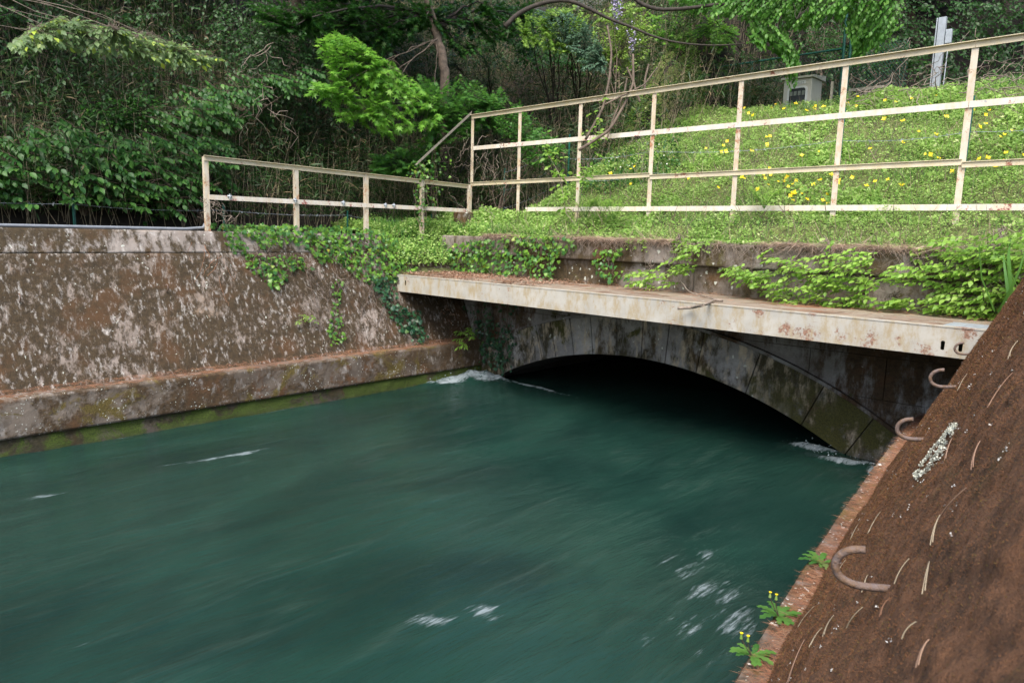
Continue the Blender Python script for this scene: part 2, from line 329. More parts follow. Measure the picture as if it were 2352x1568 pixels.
# ------------------------------------------------------------------ terrain
YF = 11.2                                             # plane of the tunnel portal
YS = [-9, -5, -2, 0, 1.5, 3.63, 4.79, 6.77, 9.08, 11.3]; XS = [2.6, 1.0, -.12, -.72, -1.06, -1.489, -1.70, -2.012, -2.34, -2.60]
KR = .47; KL = .43
_yy = np.linspace(-9, 11.3, 400); _xx = np.interp(_yy, YS, XS)
_xx = np.convolve(np.pad(_xx, 25, mode='reflect', reflect_type='odd'), np.ones(51)/51, 'valid')
def xr(y, z): return np.interp(y, _yy, _xx)+KR*(z-.795)
def xl(z): return -11.85-KL*(z-.795)
def ground(x, y):
    x, y = np.asarray(x, float), np.asarray(y, float)
    z = 3.06+.38*sst(11.3, 12.2, y)
    bank = .56*np.clip(y-12.2, 0, 4.9)*sst(-12.0, -11.0, x); z = z+bank
    D = np.maximum(-14.3-x, y-(14.2+10.5*sst(-11.8, -8.5, x)))
    z = z+.82*np.maximum(D, 0)+.12*fbm(x*.7, y*.7, 3)*sst(11.6, 12.6, y)+.5*fbm(x*.4, y*.4, 9)*sst(0, 2, D)
    return z
def grid(x0, x1, y0, y1, nx, ny, fz=ground):
    X, Y = np.meshgrid(np.linspace(x0, x1, nx), np.linspace(y0, y1, ny)); V = np.stack([X, Y, fz(X, Y)], -1).reshape(-1, 3)
    i = (np.arange(ny-1)[:, None]*nx+np.arange(nx-1)[None]).ravel(); return V, np.stack([i, i+1, i+nx+1, i+nx], -1)
def grids(name, parts, mat, **k):
    Vs, Fs, n = [], [], 0
    for v, f in parts: Vs.append(v); Fs.append(f+n); n += len(v)
    return mesh_np(name, np.concatenate(Vs), np.concatenate(Fs), mat, **k)
back = grid(-45, 25, 11.32, 60, 240, 200); leftg = grid(-45, -13.0, -12, 11.32, 90, 70)
V, Fq = grid(0, 1, -9, 11.32, 40, 60); X = xr(V[:, 1], 3.1)+.02+V[:, 0]*24; V = np.stack([X, V[:, 1], 3.1+0*X], -1)
g = link('ground', grids('ground', [back, leftg, (V, Fq)], M['soil'], smooth=True)); tag(g, kind='structure')
# soil apron under the bank's plants
V, Fq = grid(-11.4, 8, 11.3, 18.5, 120, 50); V[:, 2] += .012
tag(link('bank_ground', mesh_np('bank_ground', V, Fq, M['bankground'], smooth=True)), kind='structure')
# ------------------------------------------------------------------ left canal wall
def slab_np(name, mat, P00, P10, P01, nu, nv, disp, seed, sc=3., parent=None, thick=.25, nrmv=None):
    """displaced sheet between three corner points, closed to a slab of real thickness"""
    P00, P10, P01 = map(np.array, (P00, P10, P01)); U, Vv = np.meshgrid(np.linspace(0, 1, nu), np.linspace(0, 1, nv))
    P = P00+U[..., None]*(P10-P00)+Vv[..., None]*(P01-P00); N = np.cross(P10-P00, P01-P00); N = N/np.linalg.norm(N)
    if nrmv is not None and N@np.array(nrmv) < 0: N = -N
    lu, lv = np.linalg.norm(P10-P00), np.linalg.norm(P01-P00)
    d = disp*fbm(U*lu*sc, Vv*lv*sc, seed, 5); e = np.minimum(np.minimum(U*lu, (1-U)*lu), np.minimum(Vv*lv, (1-Vv)*lv)); d = d*sst(0, .03, e)-.004*(1-sst(0, .01, e))
    P = P+d[..., None]*N; B = P-N*thick-d[..., None]*N
    i = (np.arange(nv-1)[:, None]*nu+np.arange(nu-1)[None]).ravel(); f = np.stack([i, i+1, i+nu+1, i+nu], -1)
    n = nu*nv; ring = np.concatenate([np.arange(nu), np.arange(1, nv)*nu+nu-1, (nv-1)*nu+np.arange(nu-2, -1, -1), np.arange(nv-2, 0, -1)*nu])
    r2 = np.roll(ring, -1); side = np.stack([r2, ring, ring+n, r2+n], -1)
    me = mesh_np(name, np.concatenate([P.reshape(-1, 3), B.reshape(-1, 3)]), np.concatenate([f, f[:, ::-1]+n, side]), mat, smooth=False)
    o = link(name, me, parent); return o
lw = thing('canal_wall', 'long sloping concrete wall blotched with brown moss and white patches, left of the water', 'wall')
slab_np('wall_face', M['wallL'], (xl(.7), -9, .7), (xl(.7), YF, .7), (xl(2.71), -9, 2.71), 420, 80, .018, 5, 4, lw, nrmv=(1, 0, 0))
slab_np('upper_course', M['wallL2'], (xl(2.718)+.008, -9, 2.718), (xl(2.718)+.008, 9.3, 2.718), (xl(3.08)+.008, -9, 3.08), 400, 16, .014, 8, 4, lw, nrmv=(1, 0, 0))
MB().box((-13.05, -9, 2.9), (xl(3.08)-.0, 9.3, 3.085)).build('wall_top', M['wallL2'], lw)
cuts = [-9, YF]
for a, b in zip(cuts[:-1], cuts[1:]):
    n = int((b-a)*24)
    slab_np('ledge_block', M['ledge'], (-11.50, a+.001, .245), (-11.50, b-.001, .245), (-11.50, a+.001, .795), n, 16, .014, int(a*7)+60, 5, lw, thick=.5, nrmv=(1, 0, 0))
slab_np('waterline_base', M['base'], (-11.50, -9, -.6), (-11.50, YF, -.6), (-11.545, -9, .26), 330, 26, .03, 71, 4, lw, nrmv=(1, 0, 0))
# ------------------------------------------------------------------ right canal wall
rw = thing('canal_wall', 'steep sloping wall covered in reddish brown moss with white flecks, close on the right', 'wall')
NY, NZ = 640, 130
yy = np.concatenate([np.linspace(-9, 0, 60)[:-1], np.linspace(0, YF+.05, NY)]); zz = np.linspace(.78, 3.1, NZ)
Yg, Zg = np.meshgrid(yy, zz); dsp = .03*fbm(Yg*3, Zg*3, 21, 4)+.016*fbm(Yg*16, Zg*16, 33, 4)
nv_ = np.array([-1, 0, KR])/math.hypot(1, KR); P = np.stack([xr(Yg, Zg), Yg, Zg], -1)+dsp[..., None]*nv_
i = (np.arange(NZ-1)[:, None]*len(yy)+np.arange(len(yy)-1)[None]).ravel()
link('wall_face', mesh_np('wall_face', P.reshape(-1, 3), np.stack([i, i+1, i+len(yy)+1, i+len(yy)], -1), M['moss'], smooth=True), rw)
RP = P
V, Fq = grid(0, 1, -9, YF, 12, 60, lambda a, b: a*0); Wd = .32
top = np.stack([xr(V[:, 1], .795)+.18-V[:, 0]*Wd, V[:, 1], .795+.01*fbm(V[:, 0]*4, V[:, 1]*9, 3)], -1)
V2, F2 = grid(0, 1, -9, YF, 14, 200, lambda a, b: a*0)
side = np.stack([xr(V2[:, 1], .795)+.18-Wd+.012*fbm(V2[:, 1]*5, V2[:, 0]*3, 7)+.0*V2[:, 0], V2[:, 1], .80-V2[:, 0]*.62], -1)
V3, F3 = grid(0, 1, -9, YF, 6, 90, lambda a, b: a*0)
low = np.stack([xr(V3[:, 1], .795)-.06+0*V3[:, 0], V3[:, 1], .3-V3[:, 0]*1.0], -1)
link('ledge', grids('ledge', [(top, Fq), (side, F2)], M['ledge'], smooth=True), rw); link('waterline_base', grids('waterline_base', [(low, F3)], M['base']), rw)
# ------------------------------------------------------------------ tunnel portal
XC = -7.4; R1, C1 = 7.73, .97-7.73; R2, C2 = 8.6, 1.69-8.6
def zin(x): return C1+math.sqrt(max(R1*R1-(x-XC)**2, 0))
def zex(x): return C2+math.sqrt(max(R2*R2-(x-XC)**2, 0))
tp = thing('tunnel_portal', 'dark stained concrete tunnel portal with a low segmental arch above the water', 'tunnel portal')
nb = 17; a0 = math.asin(4.35/R1)
_w = np.array([1, .85, .9, .8, .6, .75, .75, .9, .85, .8, 1.0, 1.5, 1.6, 1.2, 1.1]); nb = len(_w); _c = np.concatenate([[0], np.cumsum(_w)])/_w.sum()
for k in range(nb):
    t0, t1 = -a0+2*a0*_c[k], -a0+2*a0*_c[k+1]; g_ = .0010; pts = []
    for t in np.linspace(t0+g_, t1-g_, 5): pts.append((XC+R1*math.sin(t), YF-.055, C1+R1*math.cos(t)))
    for t in np.linspace(t1-g_, t0+g_, 5):
        # follow the radial line out to the extrados circle
        s_, c_ = math.sin(t), math.cos(t); d0 = C1-C2; bq = d0*c_; rr = -bq+math.sqrt(bq*bq-(d0*d0-R2*R2)); pts.append((XC+rr*s_, YF-.055, C1+rr*c_))
    MB().prism(pts, (0, .5, 0)).build('voussoir', M['face'], tp, bevel=.006)
for k in range(1):
    mb = MB(); tt = np.linspace(-.55, .55, 60)
    for p, q in zip(tt[:-1], tt[1:]):
        f_ = lambda t, r: (XC+r*math.sin(t), YF-.075, C2+r*math.cos(t))
        mb.prism([f_(p, R2+.004), f_(q, R2+.004), f_(q, R2+.055), f_(p, R2+.055)], (0, .09, 0))
    mb.build('arch_moulding', M['spand'], tp)
rows = [-.8, .30, .92, 1.55, 2.14]
for r_, (z0, z1) in enumerate(zip(rows[:-1], rows[1:])):
    x = -14.2+(.55 if r_ % 2 else 0)
    while x < -.9:
        xa, xb = x+.005, x+1.10-.005; x += 1.10; n = 8; xs_ = np.linspace(xa, xb, n)
        bot = [max(z0+.005, zex(q)+.06) for q in xs_]
        keep = [(q, b) for q, b in zip(xs_, bot) if b < z1-.02]
        if len(keep) < 2: continue
        pts = [(q, YF+random.uniform(-.006, .006)*0, b) for q, b in keep]+[(keep[-1][0], YF, z1-.005), (keep[0][0], YF, z1-.005)]
        off = random.uniform(-.008, .008)
        MB().prism([(p[0], YF+off, p[2]) for p in pts], (0, .3, 0)).build('block', M['spand'], tp, bevel=.005)
def hw_body():
    mb = MB(); xs_ = np.linspace(-14.2, -1.0, 60)
    for a, b in zip(xs_[:-1], xs_[1:]):
        za = max(-1, zin(a)+.02) if abs(a-XC) < 4.6 else -1; zb = max(-1, zin(b)+.02) if abs(b-XC) < 4.6 else -1
        mb.prism([(a, YF+.03, za), (b, YF+.03, zb), (b, YF+.03, 2.2), (a, YF+.03, 2.2)], (0, .5, 0))
    return mb
hw_body().build('headwall', M['spand'], tp)
# barrel of the tunnel
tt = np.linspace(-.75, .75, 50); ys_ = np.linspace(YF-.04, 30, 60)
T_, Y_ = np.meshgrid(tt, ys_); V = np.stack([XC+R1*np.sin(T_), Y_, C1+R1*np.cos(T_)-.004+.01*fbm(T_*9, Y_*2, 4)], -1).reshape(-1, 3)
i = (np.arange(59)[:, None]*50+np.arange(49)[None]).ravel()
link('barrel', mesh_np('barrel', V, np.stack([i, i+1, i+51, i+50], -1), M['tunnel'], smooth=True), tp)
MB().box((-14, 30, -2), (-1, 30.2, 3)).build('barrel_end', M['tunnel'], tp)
# parapet: lower course and overhanging coping, in cast lengths
pa = thing('parapet_wall', 'low weathered concrete parapet behind the walkway with an overhanging coping', 'wall')
xs_ = [-14.2, -11.6, -9.2, -6.4, -3.6, .5]
for a, b in zip(xs_[:-1], xs_[1:]):
    n = int((b-a)*26)
    slab_np('lower_course', M['parap'], (a+.003, YF+.0, 2.14), (b-.003, YF+.0, 2.14), (a+.003, YF+.0, 2.705), n, 16, .012, int(a*9)+200, 5, pa, thick=.4, nrmv=(0, -1, 0))
xs_ = [-14.2, -10.4, -5.3, .5]
for a, b in zip(xs_[:-1], xs_[1:]):
    n = int((b-a)*26)
    slab_np('coping', M['parap'], (a+.003, YF-.10, 2.712), (b-.003, YF-.10, 2.712), (a+.003, YF-.085, 3.09), n, 12, .016, int(a*9)+300, 5, pa, thick=.35, nrmv=(0, -1, 0))
# ------------------------------------------------------------------ walkway
wk = thing('walkway', 'narrow walkway with a rusty pale painted steel edge beam spanning the canal before the arch', 'walkway')
YB = 9.42; ZD = 2.244
def plate(name, outer, holes, y, th, mat, parent):
    loops = [[Vector((x, z, 0)) for x, z in l] for l in [outer]+holes]; tri = geometry.tessellate_polygon(loops)
    pts = [p for l in loops for p in l]; n = len(pts)
    v = [(p.x, y, p.y) for p in pts]+[(p.x, y+th, p.y) for p in pts]; f = [tuple(t) for t in tri]+[tuple(i+n for i in t[::-1]) for t in tri]; b = 0
    for l in loops:
        k = len(l); f += [(b+i, b+(i+1) % k, b+(i+1) % k+n, b+i+n) for i in range(k)]; b += k
    return MB().add(v, f).build(name, mat, parent)
def oval(cx, cz, w, h):
    return [(cx+w*math.cos(a), cz+(h if math.sin(a) >= 0 else -h)+w*math.sin(a)) for a in np.linspace(0, 2*math.pi, 14, endpoint=False)]
hx = [atY(px, py, YB) for px, py in ((2165, 793), (2206, 797), (931, 650), (916, 648))]
outer = [(-12.46, 1.905)]+[(x, 1.905) for x in np.linspace(-12, -1.9, 11)]+[(-1.2, 1.905), (-1.2, ZD), (-12.46, ZD)]
plate('web', outer, [oval(h[0], h[2], .022, .033) for h in hx], YB, .012, M['beam'], wk)
mb = MB().box((-12.46, YB-.006, ZD+.001), (-1.2, YB+.10, ZD+.014)); mb.build('top_flange', M['beam'], wk)
MB().box((-12.46, YB+.013, 1.905), (-1.2, YB+.10, 1.918)).build('bottom_flange', M['beam'], wk)
px_ = [-12.9, -10.6, -8.3, -6.0, -3.7, -1.3]
for a, b in zip(px_[:-1], px_[1:]): MB().box((a+.004, YB+.135, ZD-.09), (b-.004, YF-.004, ZD+.0)).build('deck_slab', M['deck'], wk, bevel=.006)
p0 = atZ(2160, 742, ZD); p1 = atZ(2275, 770, ZD)
MB().box((p0[0]+.1, YB+.11, ZD+.003), (-1.45, YB+.62, ZD+.012)).build('end_plate', M['galv'], wk)
MB().box((-12.46, YB+.9, 1.9), (-1.4, YB+.98, ZD-.095)).build('inner_beam', M['bldgd'], wk)
# ------------------------------------------------------------------ water
nx, ny = 300, 520
X, Y = np.meshgrid(np.linspace(-11.9, 1.4, nx), np.concatenate([np.linspace(-9, 0, 60)[:-1], np.linspace(0, 15, 420), np.linspace(15, 30, 42)[1:]])); ny = X.shape[0]
ca, sa = math.cos(R(14)), math.sin(R(14)); U_ = X*ca+Y*sa; Q_ = -X*sa+Y*ca
Zw = .018*fbm(U_*1.4, Q_*.45, 51, 4)+.010*fbm(U_*6, Q_*1.6, 52, 4)
def blob(x, y, cx, cy, sx, sy, an=0):
    c, s = math.cos(an), math.sin(an); a = (x-cx)*c+(y-cy)*s; b = -(x-cx)*s+(y-cy)*c; return np.exp(-(a/sx)**2-(b/sy)**2)
foamA = np.zeros_like(X)
def foam_at(px, py, sx, sy, an, amt):
    p = atZ(px, py, 0); global foamA; foamA = np.maximum(foamA, amt*1.3*blob(X, Y, p[0], p[1], sx, sy, an))
# streaks run with the current, towards -Y and slightly left
for a in [(500, 1050, .09, .9, -.1, .8), (560, 1042, .08, .35, -.15, .85), (390, 1068, .05, .4, -.1, .7), (100, 1140, .09, .35, -.1, .75), (150, 1130, .06, .3, -.1, .6),
          (1000, 1425, .16, .28, -.7, .82), (1110, 1400, .2, .30, -.9, .7), (900, 1000, .12, .4, -.2, .45), (1290, 995, .1, .3, -.2, .4), (770, 1385, .03, .2, -.2, .55),
          (1570, 1300, .5, .5, 0, .50), (1640, 1360, .35, .5, .2, .66), (1690, 1430, .3, .5, .2, .62), (1580, 1430, .3, .4, .2, .5), (1480, 1470, .25, .3, .2, .45), (1620, 1268, .2, .25, .2, .6), (1650, 1500, .3, .4, .2, .5),
          (1850, 1200, .2, .4, 0, .35), (180, 1480, .05, .15, 0, .5), (1250, 1150, .8, .4, 0, .3), (1000, 1150, .5, .8, 0, .28)]: foam_at(*a)
edge = np.minimum(np.exp(-((X+11.52)/.10)**2)*.75, 1)*sst(-9, 0, Y)*(Y < YF); foamA = np.maximum(foamA, edge*(.55+.45*vn(Y*3, X*3, 5)))
rd = X-(xr(np.clip(Y, -9, 11.3), .795)-.14); foamA = np.maximum(foamA, np.exp(-(rd/.12)**2)*.6*(.4+.6*vn(Y*2.5, X*2, 6))*(Y < YF))
sp = np.zeros_like(X)
for cx, cy, sx, sy, an, hgt in ((-11.40, 10.1, .32, .75, -.25, .13), (-11.15, 10.7, .5, .36, 0, .20), (-10.85, 11.0, .4, .18, 0, .07),
                                 (-4.05, 11.05, .42, .17, .2, .10), (-3.45, 10.75, .5, .20, .25, .09), (-2.9, 10.6, .3, .25, 0, .07), (-10.0, 11.15, .8, .10, 0, .03)):
    b = blob(X, Y, cx, cy, sx, sy, an); sp = np.maximum(sp, b); Zw = Zw+b*hgt*(.75+.6*fbm(X*5, Y*5, 77, 5))
foamA = np.maximum(foamA, sst(.1, .75, sp)*1.12); foamA = np.maximum(foamA, .75*blob(X, Y, -9.4, 11.1, 1.2, .12))
i = (np.arange(ny-1)[:, None]*nx+np.arange(nx-1)[None]).ravel()
me = mesh_np('water', np.stack([X, Y, Zw], -1).reshape(-1, 3), np.stack([i, i+1, i+nx+1, i+nx], -1), M['water'], smooth=True)
at_ = me.attributes.new('foam', 'FLOAT', 'POINT'); at_.data.foreach_set('value', np.clip(foamA, 0, 1.2).ravel().astype(np.float32))
tag(link('water', me), kind='structure')
tag(link('canal_bed', mesh_np('canal_bed', *grid(-12.5, 3, -9, 30, 4, 4, lambda a, b: a*0-.75), M['soil'])), kind='structure')
# ------------------------------------------------------------------ leaf templates (base at origin, along +Y, normal +Z)
def fan(pts, rib=None):
    """outline points -> vertices and triangles fanned from a point on the midrib"""
    c = np.array(rib if rib is not None else (0, .42, .02)); V = np.array([c]+[np.array(p, float) for p in pts]); n = len(pts)
    return V, np.array([(0, 1+i, 1+(i+1) % n) for i in range(n)])
T = {}
T['ovate'] = (np.array([(0,0,0),(-.22,.2,.05),(.22,.2,.05),(0,.45,0),(-.30,.48,.07),(.30,.48,.07),(-.16,.78,.01),(.16,.78,.01),(0,.8,-.04),(0,1,-.13)],float),
    np.array([(0,3,1),(0,2,3),(1,3,4),(3,2,5),(4,3,8),(4,8,6),(3,5,8),(8,5,7),(6,8,9),(8,7,9)]))
T['lance'] = (np.array([(0,0,0),(-.15,.3,.03),(.15,.3,.03),(0,.5,.0),(-.14,.62,.0),(.14,.62,.0),(0,1,-.12)],float), np.array([(0,3,1),(0,2,3),(1,3,4),(3,2,5),(4,3,6),(3,5,6)]))
T['blade'] = (np.array([(0,0,0),(-.045,.3,.02),(.045,.3,.02),(-.05,.6,-.03),(.05,.6,-.03),(0,1,-.2)],float), np.array([(0,2,1),(1,2,3),(2,4,3),(3,4,5)]))
T['grass'] = (np.array([(-.012,0,0),(.012,0,0),(-.014,.4,.02),(.014,.4,.02),(-.01,.75,-.05),(.01,.75,-.05),(0,1,-.22)],float), np.array([(0,1,2),(1,3,2),(2,3,4),(3,5,4),(4,5,6)]))
T['needle'] = (np.array([(-.008,0,0),(.008,0,0),(0,.5,.02),(0,1,0)],float), np.array([(0,1,2),(0,2,3),(1,3,2)]))
T['ivy'] = fan([(0,0,0),(-.30,-.06,0),(-.50,.22,-.03),(-.26,.36,.03),(-.34,.68,-.02),(-.12,.62,.03),(0,1.02,-.06),(.12,.62,.03),(.34,.68,-.02),(.26,.36,.03),(.50,.22,-.03),(.30,-.06,0)], (0,.34,.05))
T['maple'] = fan([(0,0,0),(-.28,-.05,-.02),(-.12,.16,.01),(-.62,.22,-.06),(-.20,.36,.01),(-.50,.72,-.07),(-.11,.50,.01),(0,1.0,-.08),(.11,.50,.01),(.50,.72,-.07),(.20,.36,.01),(.62,.22,-.06),(.12,.16,.01),(.28,-.05,-.02)], (0,.28,.03))
T['clover'] = fan([(0,0,0),(-.35,.2,.03),(-.42,.6,0),(-.1,.85,-.03),(.3,.8,-.02),(.45,.45,0),(.3,.15,.03)], (0,.45,.06))
T['tri'] = (np.array([(0,0,0),(-.38,.5,.04),(.38,.5,-.02),(0,1,-.05)],float), np.array([(0,2,1),(1,2,3)]))
T['flower'] = fan([(.5*math.cos(a)*(1 if i%2 else .62),.5*math.sin(a)*(1 if i%2 else .62),.12 if i%2 else .04) for i,a in enumerate(np.linspace(0,2*math.pi,8,endpoint=False))],(0,0,-.05))
def leaves_mesh(name, P, D, N, Sz, tpl, mat, off=None):
    V, f = T[tpl]; D = nrm(D); X_ = nrm(np.cross(D, N)); N_ = np.cross(X_, D); n = len(P); Sz = np.asarray(Sz).reshape(n, 1, 1)
    W_ = P[:, None]+Sz*(V[None, :, 0:1]*X_[:, None]+V[None, :, 1:2]*D[:, None]+V[None, :, 2:3]*N_[:, None])
    if off is not None: W_ = W_-off
    Fq = (f[None]+(np.arange(n)*len(V))[:, None, None]).reshape(-1, f.shape[1])
    tint = np.repeat(rng.random(n), len(V)); return mesh_np(name, W_.reshape(-1, 3), Fq, mat, tint)
_tm = {}
def tplmesh(tpl, mat):
    k = (tpl, mat.name)
    if k not in _tm: V, f = T[tpl]; _tm[k] = mesh_np('leaf', V, f, mat, np.zeros(len(V)))
    return _tm[k]
def put_leaves(root, P, D, N, Sz, tpl, mat, n_ind=0, part='leaf', rest='leaves'):
    P = np.asarray(P); off = np.array(root.location); Sz = np.broadcast_to(np.asarray(Sz, float), (len(P),)).copy()
    if n_ind:
        sc_ = Sz/np.maximum((P-EYE)@FW, .1); o = np.argsort(-sc_*(1+.0*rng.random(len(P)))-.0)
        # the largest and, among equals, the foremost
        pick, other = o[:n_ind], o[n_ind:]; me = tplmesh(tpl, mat); Dn = nrm(D); X_ = nrm(np.cross(Dn, N)); N_ = np.cross(X_, Dn)
        for i in pick:
            ob = bpy.data.objects.new(part, me); COL.objects.link(ob); ob.parent = root; s = Sz[i]
            m_ = Matrix.Identity(4)
            for r in range(3): m_[r][0] = X_[i][r]*s; m_[r][1] = Dn[i][r]*s; m_[r][2] = N_[i][r]*s; m_[r][3] = P[i][r]-off[r]
            ob.matrix_basis = m_
    else: other = np.arange(len(P))
    if len(other):
        ob = link(rest, leaves_mesh(rest, P[other], D[other], N[other], Sz[other], tpl, mat, off), root); ob['kind'] = 'stuff'
def sample_poly(poly, n):
    poly = np.array(poly, float); x0, y0 = poly.min(0); x1, y1 = poly.max(0); out = []
    while len(out) < n:
        p = rng.uniform((x0, y0), (x1, y1)); c = False; j = len(poly)-1
        for i in range(len(poly)):
            if (poly[i][1] > p[1]) != (poly[j][1] > p[1]) and p[0] < (poly[j][0]-poly[i][0])*(p[1]-poly[i][1])/(poly[j][1]-poly[i][1])+poly[i][0]: c = not c
            j = i
        if c: out.append(p)
    return np.array(out)
def twig_leaves(A, B, nl, size, droop=.5, flat=.5, side=.8, spread=0.):
    """leaves set alternately along the twigs A->B. returns P, D, N, S"""
    k = len(A); t = np.tile(np.linspace(.12, 1, nl), (k, 1)); sg = np.where(np.arange(nl) % 2, 1, -1)[None, :, None]
    d = nrm(B-A)[:, None]; P = A[:, None]+(B-A)[:, None]*t[..., None]; sd = nrm(np.cross(d, [[[0, 0, 1.]]])+1e-6)
    P = P+np.array([0, 0, -.15])*(t[..., None]**2)*np.linalg.norm(B-A, axis=1)[:, None, None]*droop+rng.normal(0, spread+1e-4, P.shape)
    D = nrm(d*.6+sd*sg*side+np.array([0, 0, -droop])+rng.normal(0, .22, P.shape)); D[:, -1] = nrm(d[:, 0]+np.array([0, 0, -droop]))
    N = nrm(np.array([0, 0, 1.])*flat+rng.normal(0, .35, P.shape)+(1-flat)*np.array([.5, -.5, .3]))
    Sz = size*rng.uniform(.65, 1.15, P.shape[:2]); return P.reshape(-1, 3), D.reshape(-1, 3), N.reshape(-1, 3), Sz.ravel()
def plant(name, label, cat, base, poly, dep, ntips, twl, nl, size, tpl, mat, bark, n_ind=0, limbs=6, trunk_r=.03, droop=.5, flat=.5, group=None,
          tw_dir=None, limb_from=None, sag=.2, part_stem='stems', wob=.03):
    base = np.array(base, float); root = thing(name, label, cat, tuple(base), group); q = sample_poly(poly, ntips)
    tips = np.array([at(p[0], p[1], rng.uniform(*dep)) for p in q]); hubs = tips[rng.choice(ntips, min(limbs, ntips), replace=False)]
    near = np.argmin(np.linalg.norm(tips[:, None]-hubs[None], axis=2), 1); lines = []; org = np.array(limb_from if limb_from is not None else base, float)
    curves = []
    for h_ in hubs:
        h2 = h_-.35*nrm(h_-org)*min(.6, np.linalg.norm(h_-org)*.3); c = bez(org, h2, (0, 0, sag*np.linalg.norm(h2-org)), 10, wob); curves.append(c); lines.append((c, trunk_r, trunk_r*.25))
    A, B = [], []
    for t_, k in zip(tips, near):
        c = curves[k]; s_ = c[3+np.argmin(np.linalg.norm(c[3:]-t_, axis=1))]; L = np.linalg.norm(t_-s_)
        st = t_-nrm(t_-s_+1e-6)*min(twl, L) if tw_dir is None else t_-nrm(np.array(tw_dir, float)+rng.normal(0, .25, 3))*twl
        if L > twl*.8: lines.append((bez(s_, st, (0, 0, .08*L), 6, wob*.5), trunk_r*.22, trunk_r*.12))
        lines.append((bez(st, t_, (0, 0, .03), 4), trunk_r*.12, .0012)); A.append(st); B.append(t_)
    o = link(part_stem, tubes_mesh(part_stem, lines, bark, 4, base), root)
    P, D, N, Sz = twig_leaves(np.array(A), np.array(B), nl, size, droop, flat); put_leaves(root, P, D, N, Sz, tpl, mat, n_ind)
    return root
#PART2
at0 = at
# ------------------------------------------------------------------ surface hits used for placing things
def pick(p, dep):
    if isinstance(dep[0], str):
        v = rng.uniform(dep[1], dep[2]); return atX(p[0], p[1], v) if dep[0] == 'x' else atY(p[0], p[1], v)
    return at0(p[0], p[1], rng.uniform(*dep))
def hit_left(px, py, off=.0):
    v = FW*F + RT*(px-CX) - UP*(py-CY); n = np.array([1, 0, KL]); return EYE+v*((-11.85+KL*.795+off-n@EYE)/(n@v))
def hit_right(px, py):
    v = nrm(FW*F + RT*(px-CX) - UP*(py-CY)); t = np.arange(.3, 14, .01); P = EYE+t[:, None]*v
    k = np.argmax(P[:, 0] >= xr(P[:, 1], P[:, 2])); return P[k]
def hit_ground(px, py):
    v = nrm(FW*F + RT*(px-CX) - UP*(py-CY)); t = np.arange(9, 40, .03); P = EYE+t[:, None]*v
    ok = (P[:, 2] <= ground(P[:, 0], P[:, 1])) & (P[:, 1] > 11.3); return P[np.argmax(ok)] if ok.any() else None
NR = np.array([-1, 0, KR])/math.hypot(1, KR); VR = np.array([KR, 0, 1])/math.hypot(1, KR); NL = np.array([1, 0, KL])/math.hypot(1, KL)
# ------------------------------------------------------------------ railings
fr = thing('railing', 'tall rusty cream angle-iron railing with four rails standing in the grassy bank', 'railing', (-6, 12.2, 3.4)); o0 = np.array(fr.location)
ZT = lambda x: 5.93+.0085*(x+13.1)
for x in (-13.10, -11.55, -9.82, -8.04, -6.27, -4.52, -2.76, -1.0, .78):
    zb = 4.26 if x < -13 else float(ground(x, 12.2))-.12
    MB().lprof((x-.05, 12.21, zb), (x-.05+.006*random.uniform(-1, 1), 12.21, ZT(x)-.012), (.088, 0, 0), (0, .08, 0), .009).build('post', M['post'], fr, off=o0)
xs_ = [-13.12, -8.04, -2.76, .83]
for a, b in zip(xs_[:-1], xs_[1:]):
    MB().lprof((a+.002, 12.20, ZT(a)), (b-.002, 12.20, ZT(b)), (0, 0, -.092), (0, -.055, 0), .009).build('top_rail', M['rail'], fr, off=o0)
    MB().lprof((a+.002, 12.195, 4.36), (b-.002, 12.195, 4.40), (0, 0, -.085), (0, -.03, 0), .009).build('middle_rail', M['rail'], fr, off=o0)
for z0, z1, a in ((5.20, 5.27, -13.05), (3.76, 3.79, -11.3)):
    for c, d in ((a, -8.04), (-8.04, -2.76), (-2.76, .83)):
        MB().box((c+.004, 12.19, z0-.09), (d-.004, 12.2, z0)).build('flat_rail', M['rail2'], fr, off=o0)
pa_, pb_ = np.array([-13.12, 12.17, 5.93]), np.array([-13.0, 10.45, 4.62])
MB().lprof(pa_, pb_, (0, .03, .085), (-.08, 0, 0), .009).build('brace', M['wood'], fr, off=o0)
fl = thing('railing', 'low cream railing with two rails along the top of the left wall', 'railing', (-12.95, 8.5, 3.08)); o0 = np.array(fl.location)
for y in (5.68, 7.43, 9.05, 10.55, 12.0):
    MB().lprof((-12.91, y-.04, 3.0), (-12.91, y-.04, 4.37-.014*(y-5.6)), (0, .08, 0), (-.08, 0, 0), .009).build('post', M['post'], fl, off=o0)
MB().lprof((-12.90, 5.63, 4.39), (-12.93, 9.0, 4.335), (0, 0, -.088), (.05, 0, 0), .009).build('top_rail', M['rail'], fl, off=o0)
MB().lprof((-12.93, 9.003, 4.335), (-12.98, 12.1, 4.285), (0, 0, -.088), (.05, 0, 0), .009).build('top_rail', M['rail'], fl, off=o0)
MB().box((-12.905, 5.7, 3.635), (-12.893, 8.9, 3.72)).build('middle_rail', M['rail2'], fl, off=o0)
MB().box((-12.905, 8.904, 3.635), (-12.893, 11.9, 3.72)).build('middle_rail', M['rail2'], fl, off=o0)
for y in (6.07, 7.37, 8.45, 9.5, 9.72):
    MB().tube([(-12.89, y-.035, 3.715), (-12.86, y, 3.70), (-12.89, y+.035, 3.715)], .018, 6).tube([(-12.87, y, 3.66), (-12.87, y, 3.75)], .016, 6).build('clamp', M['galv'], fl, off=o0)
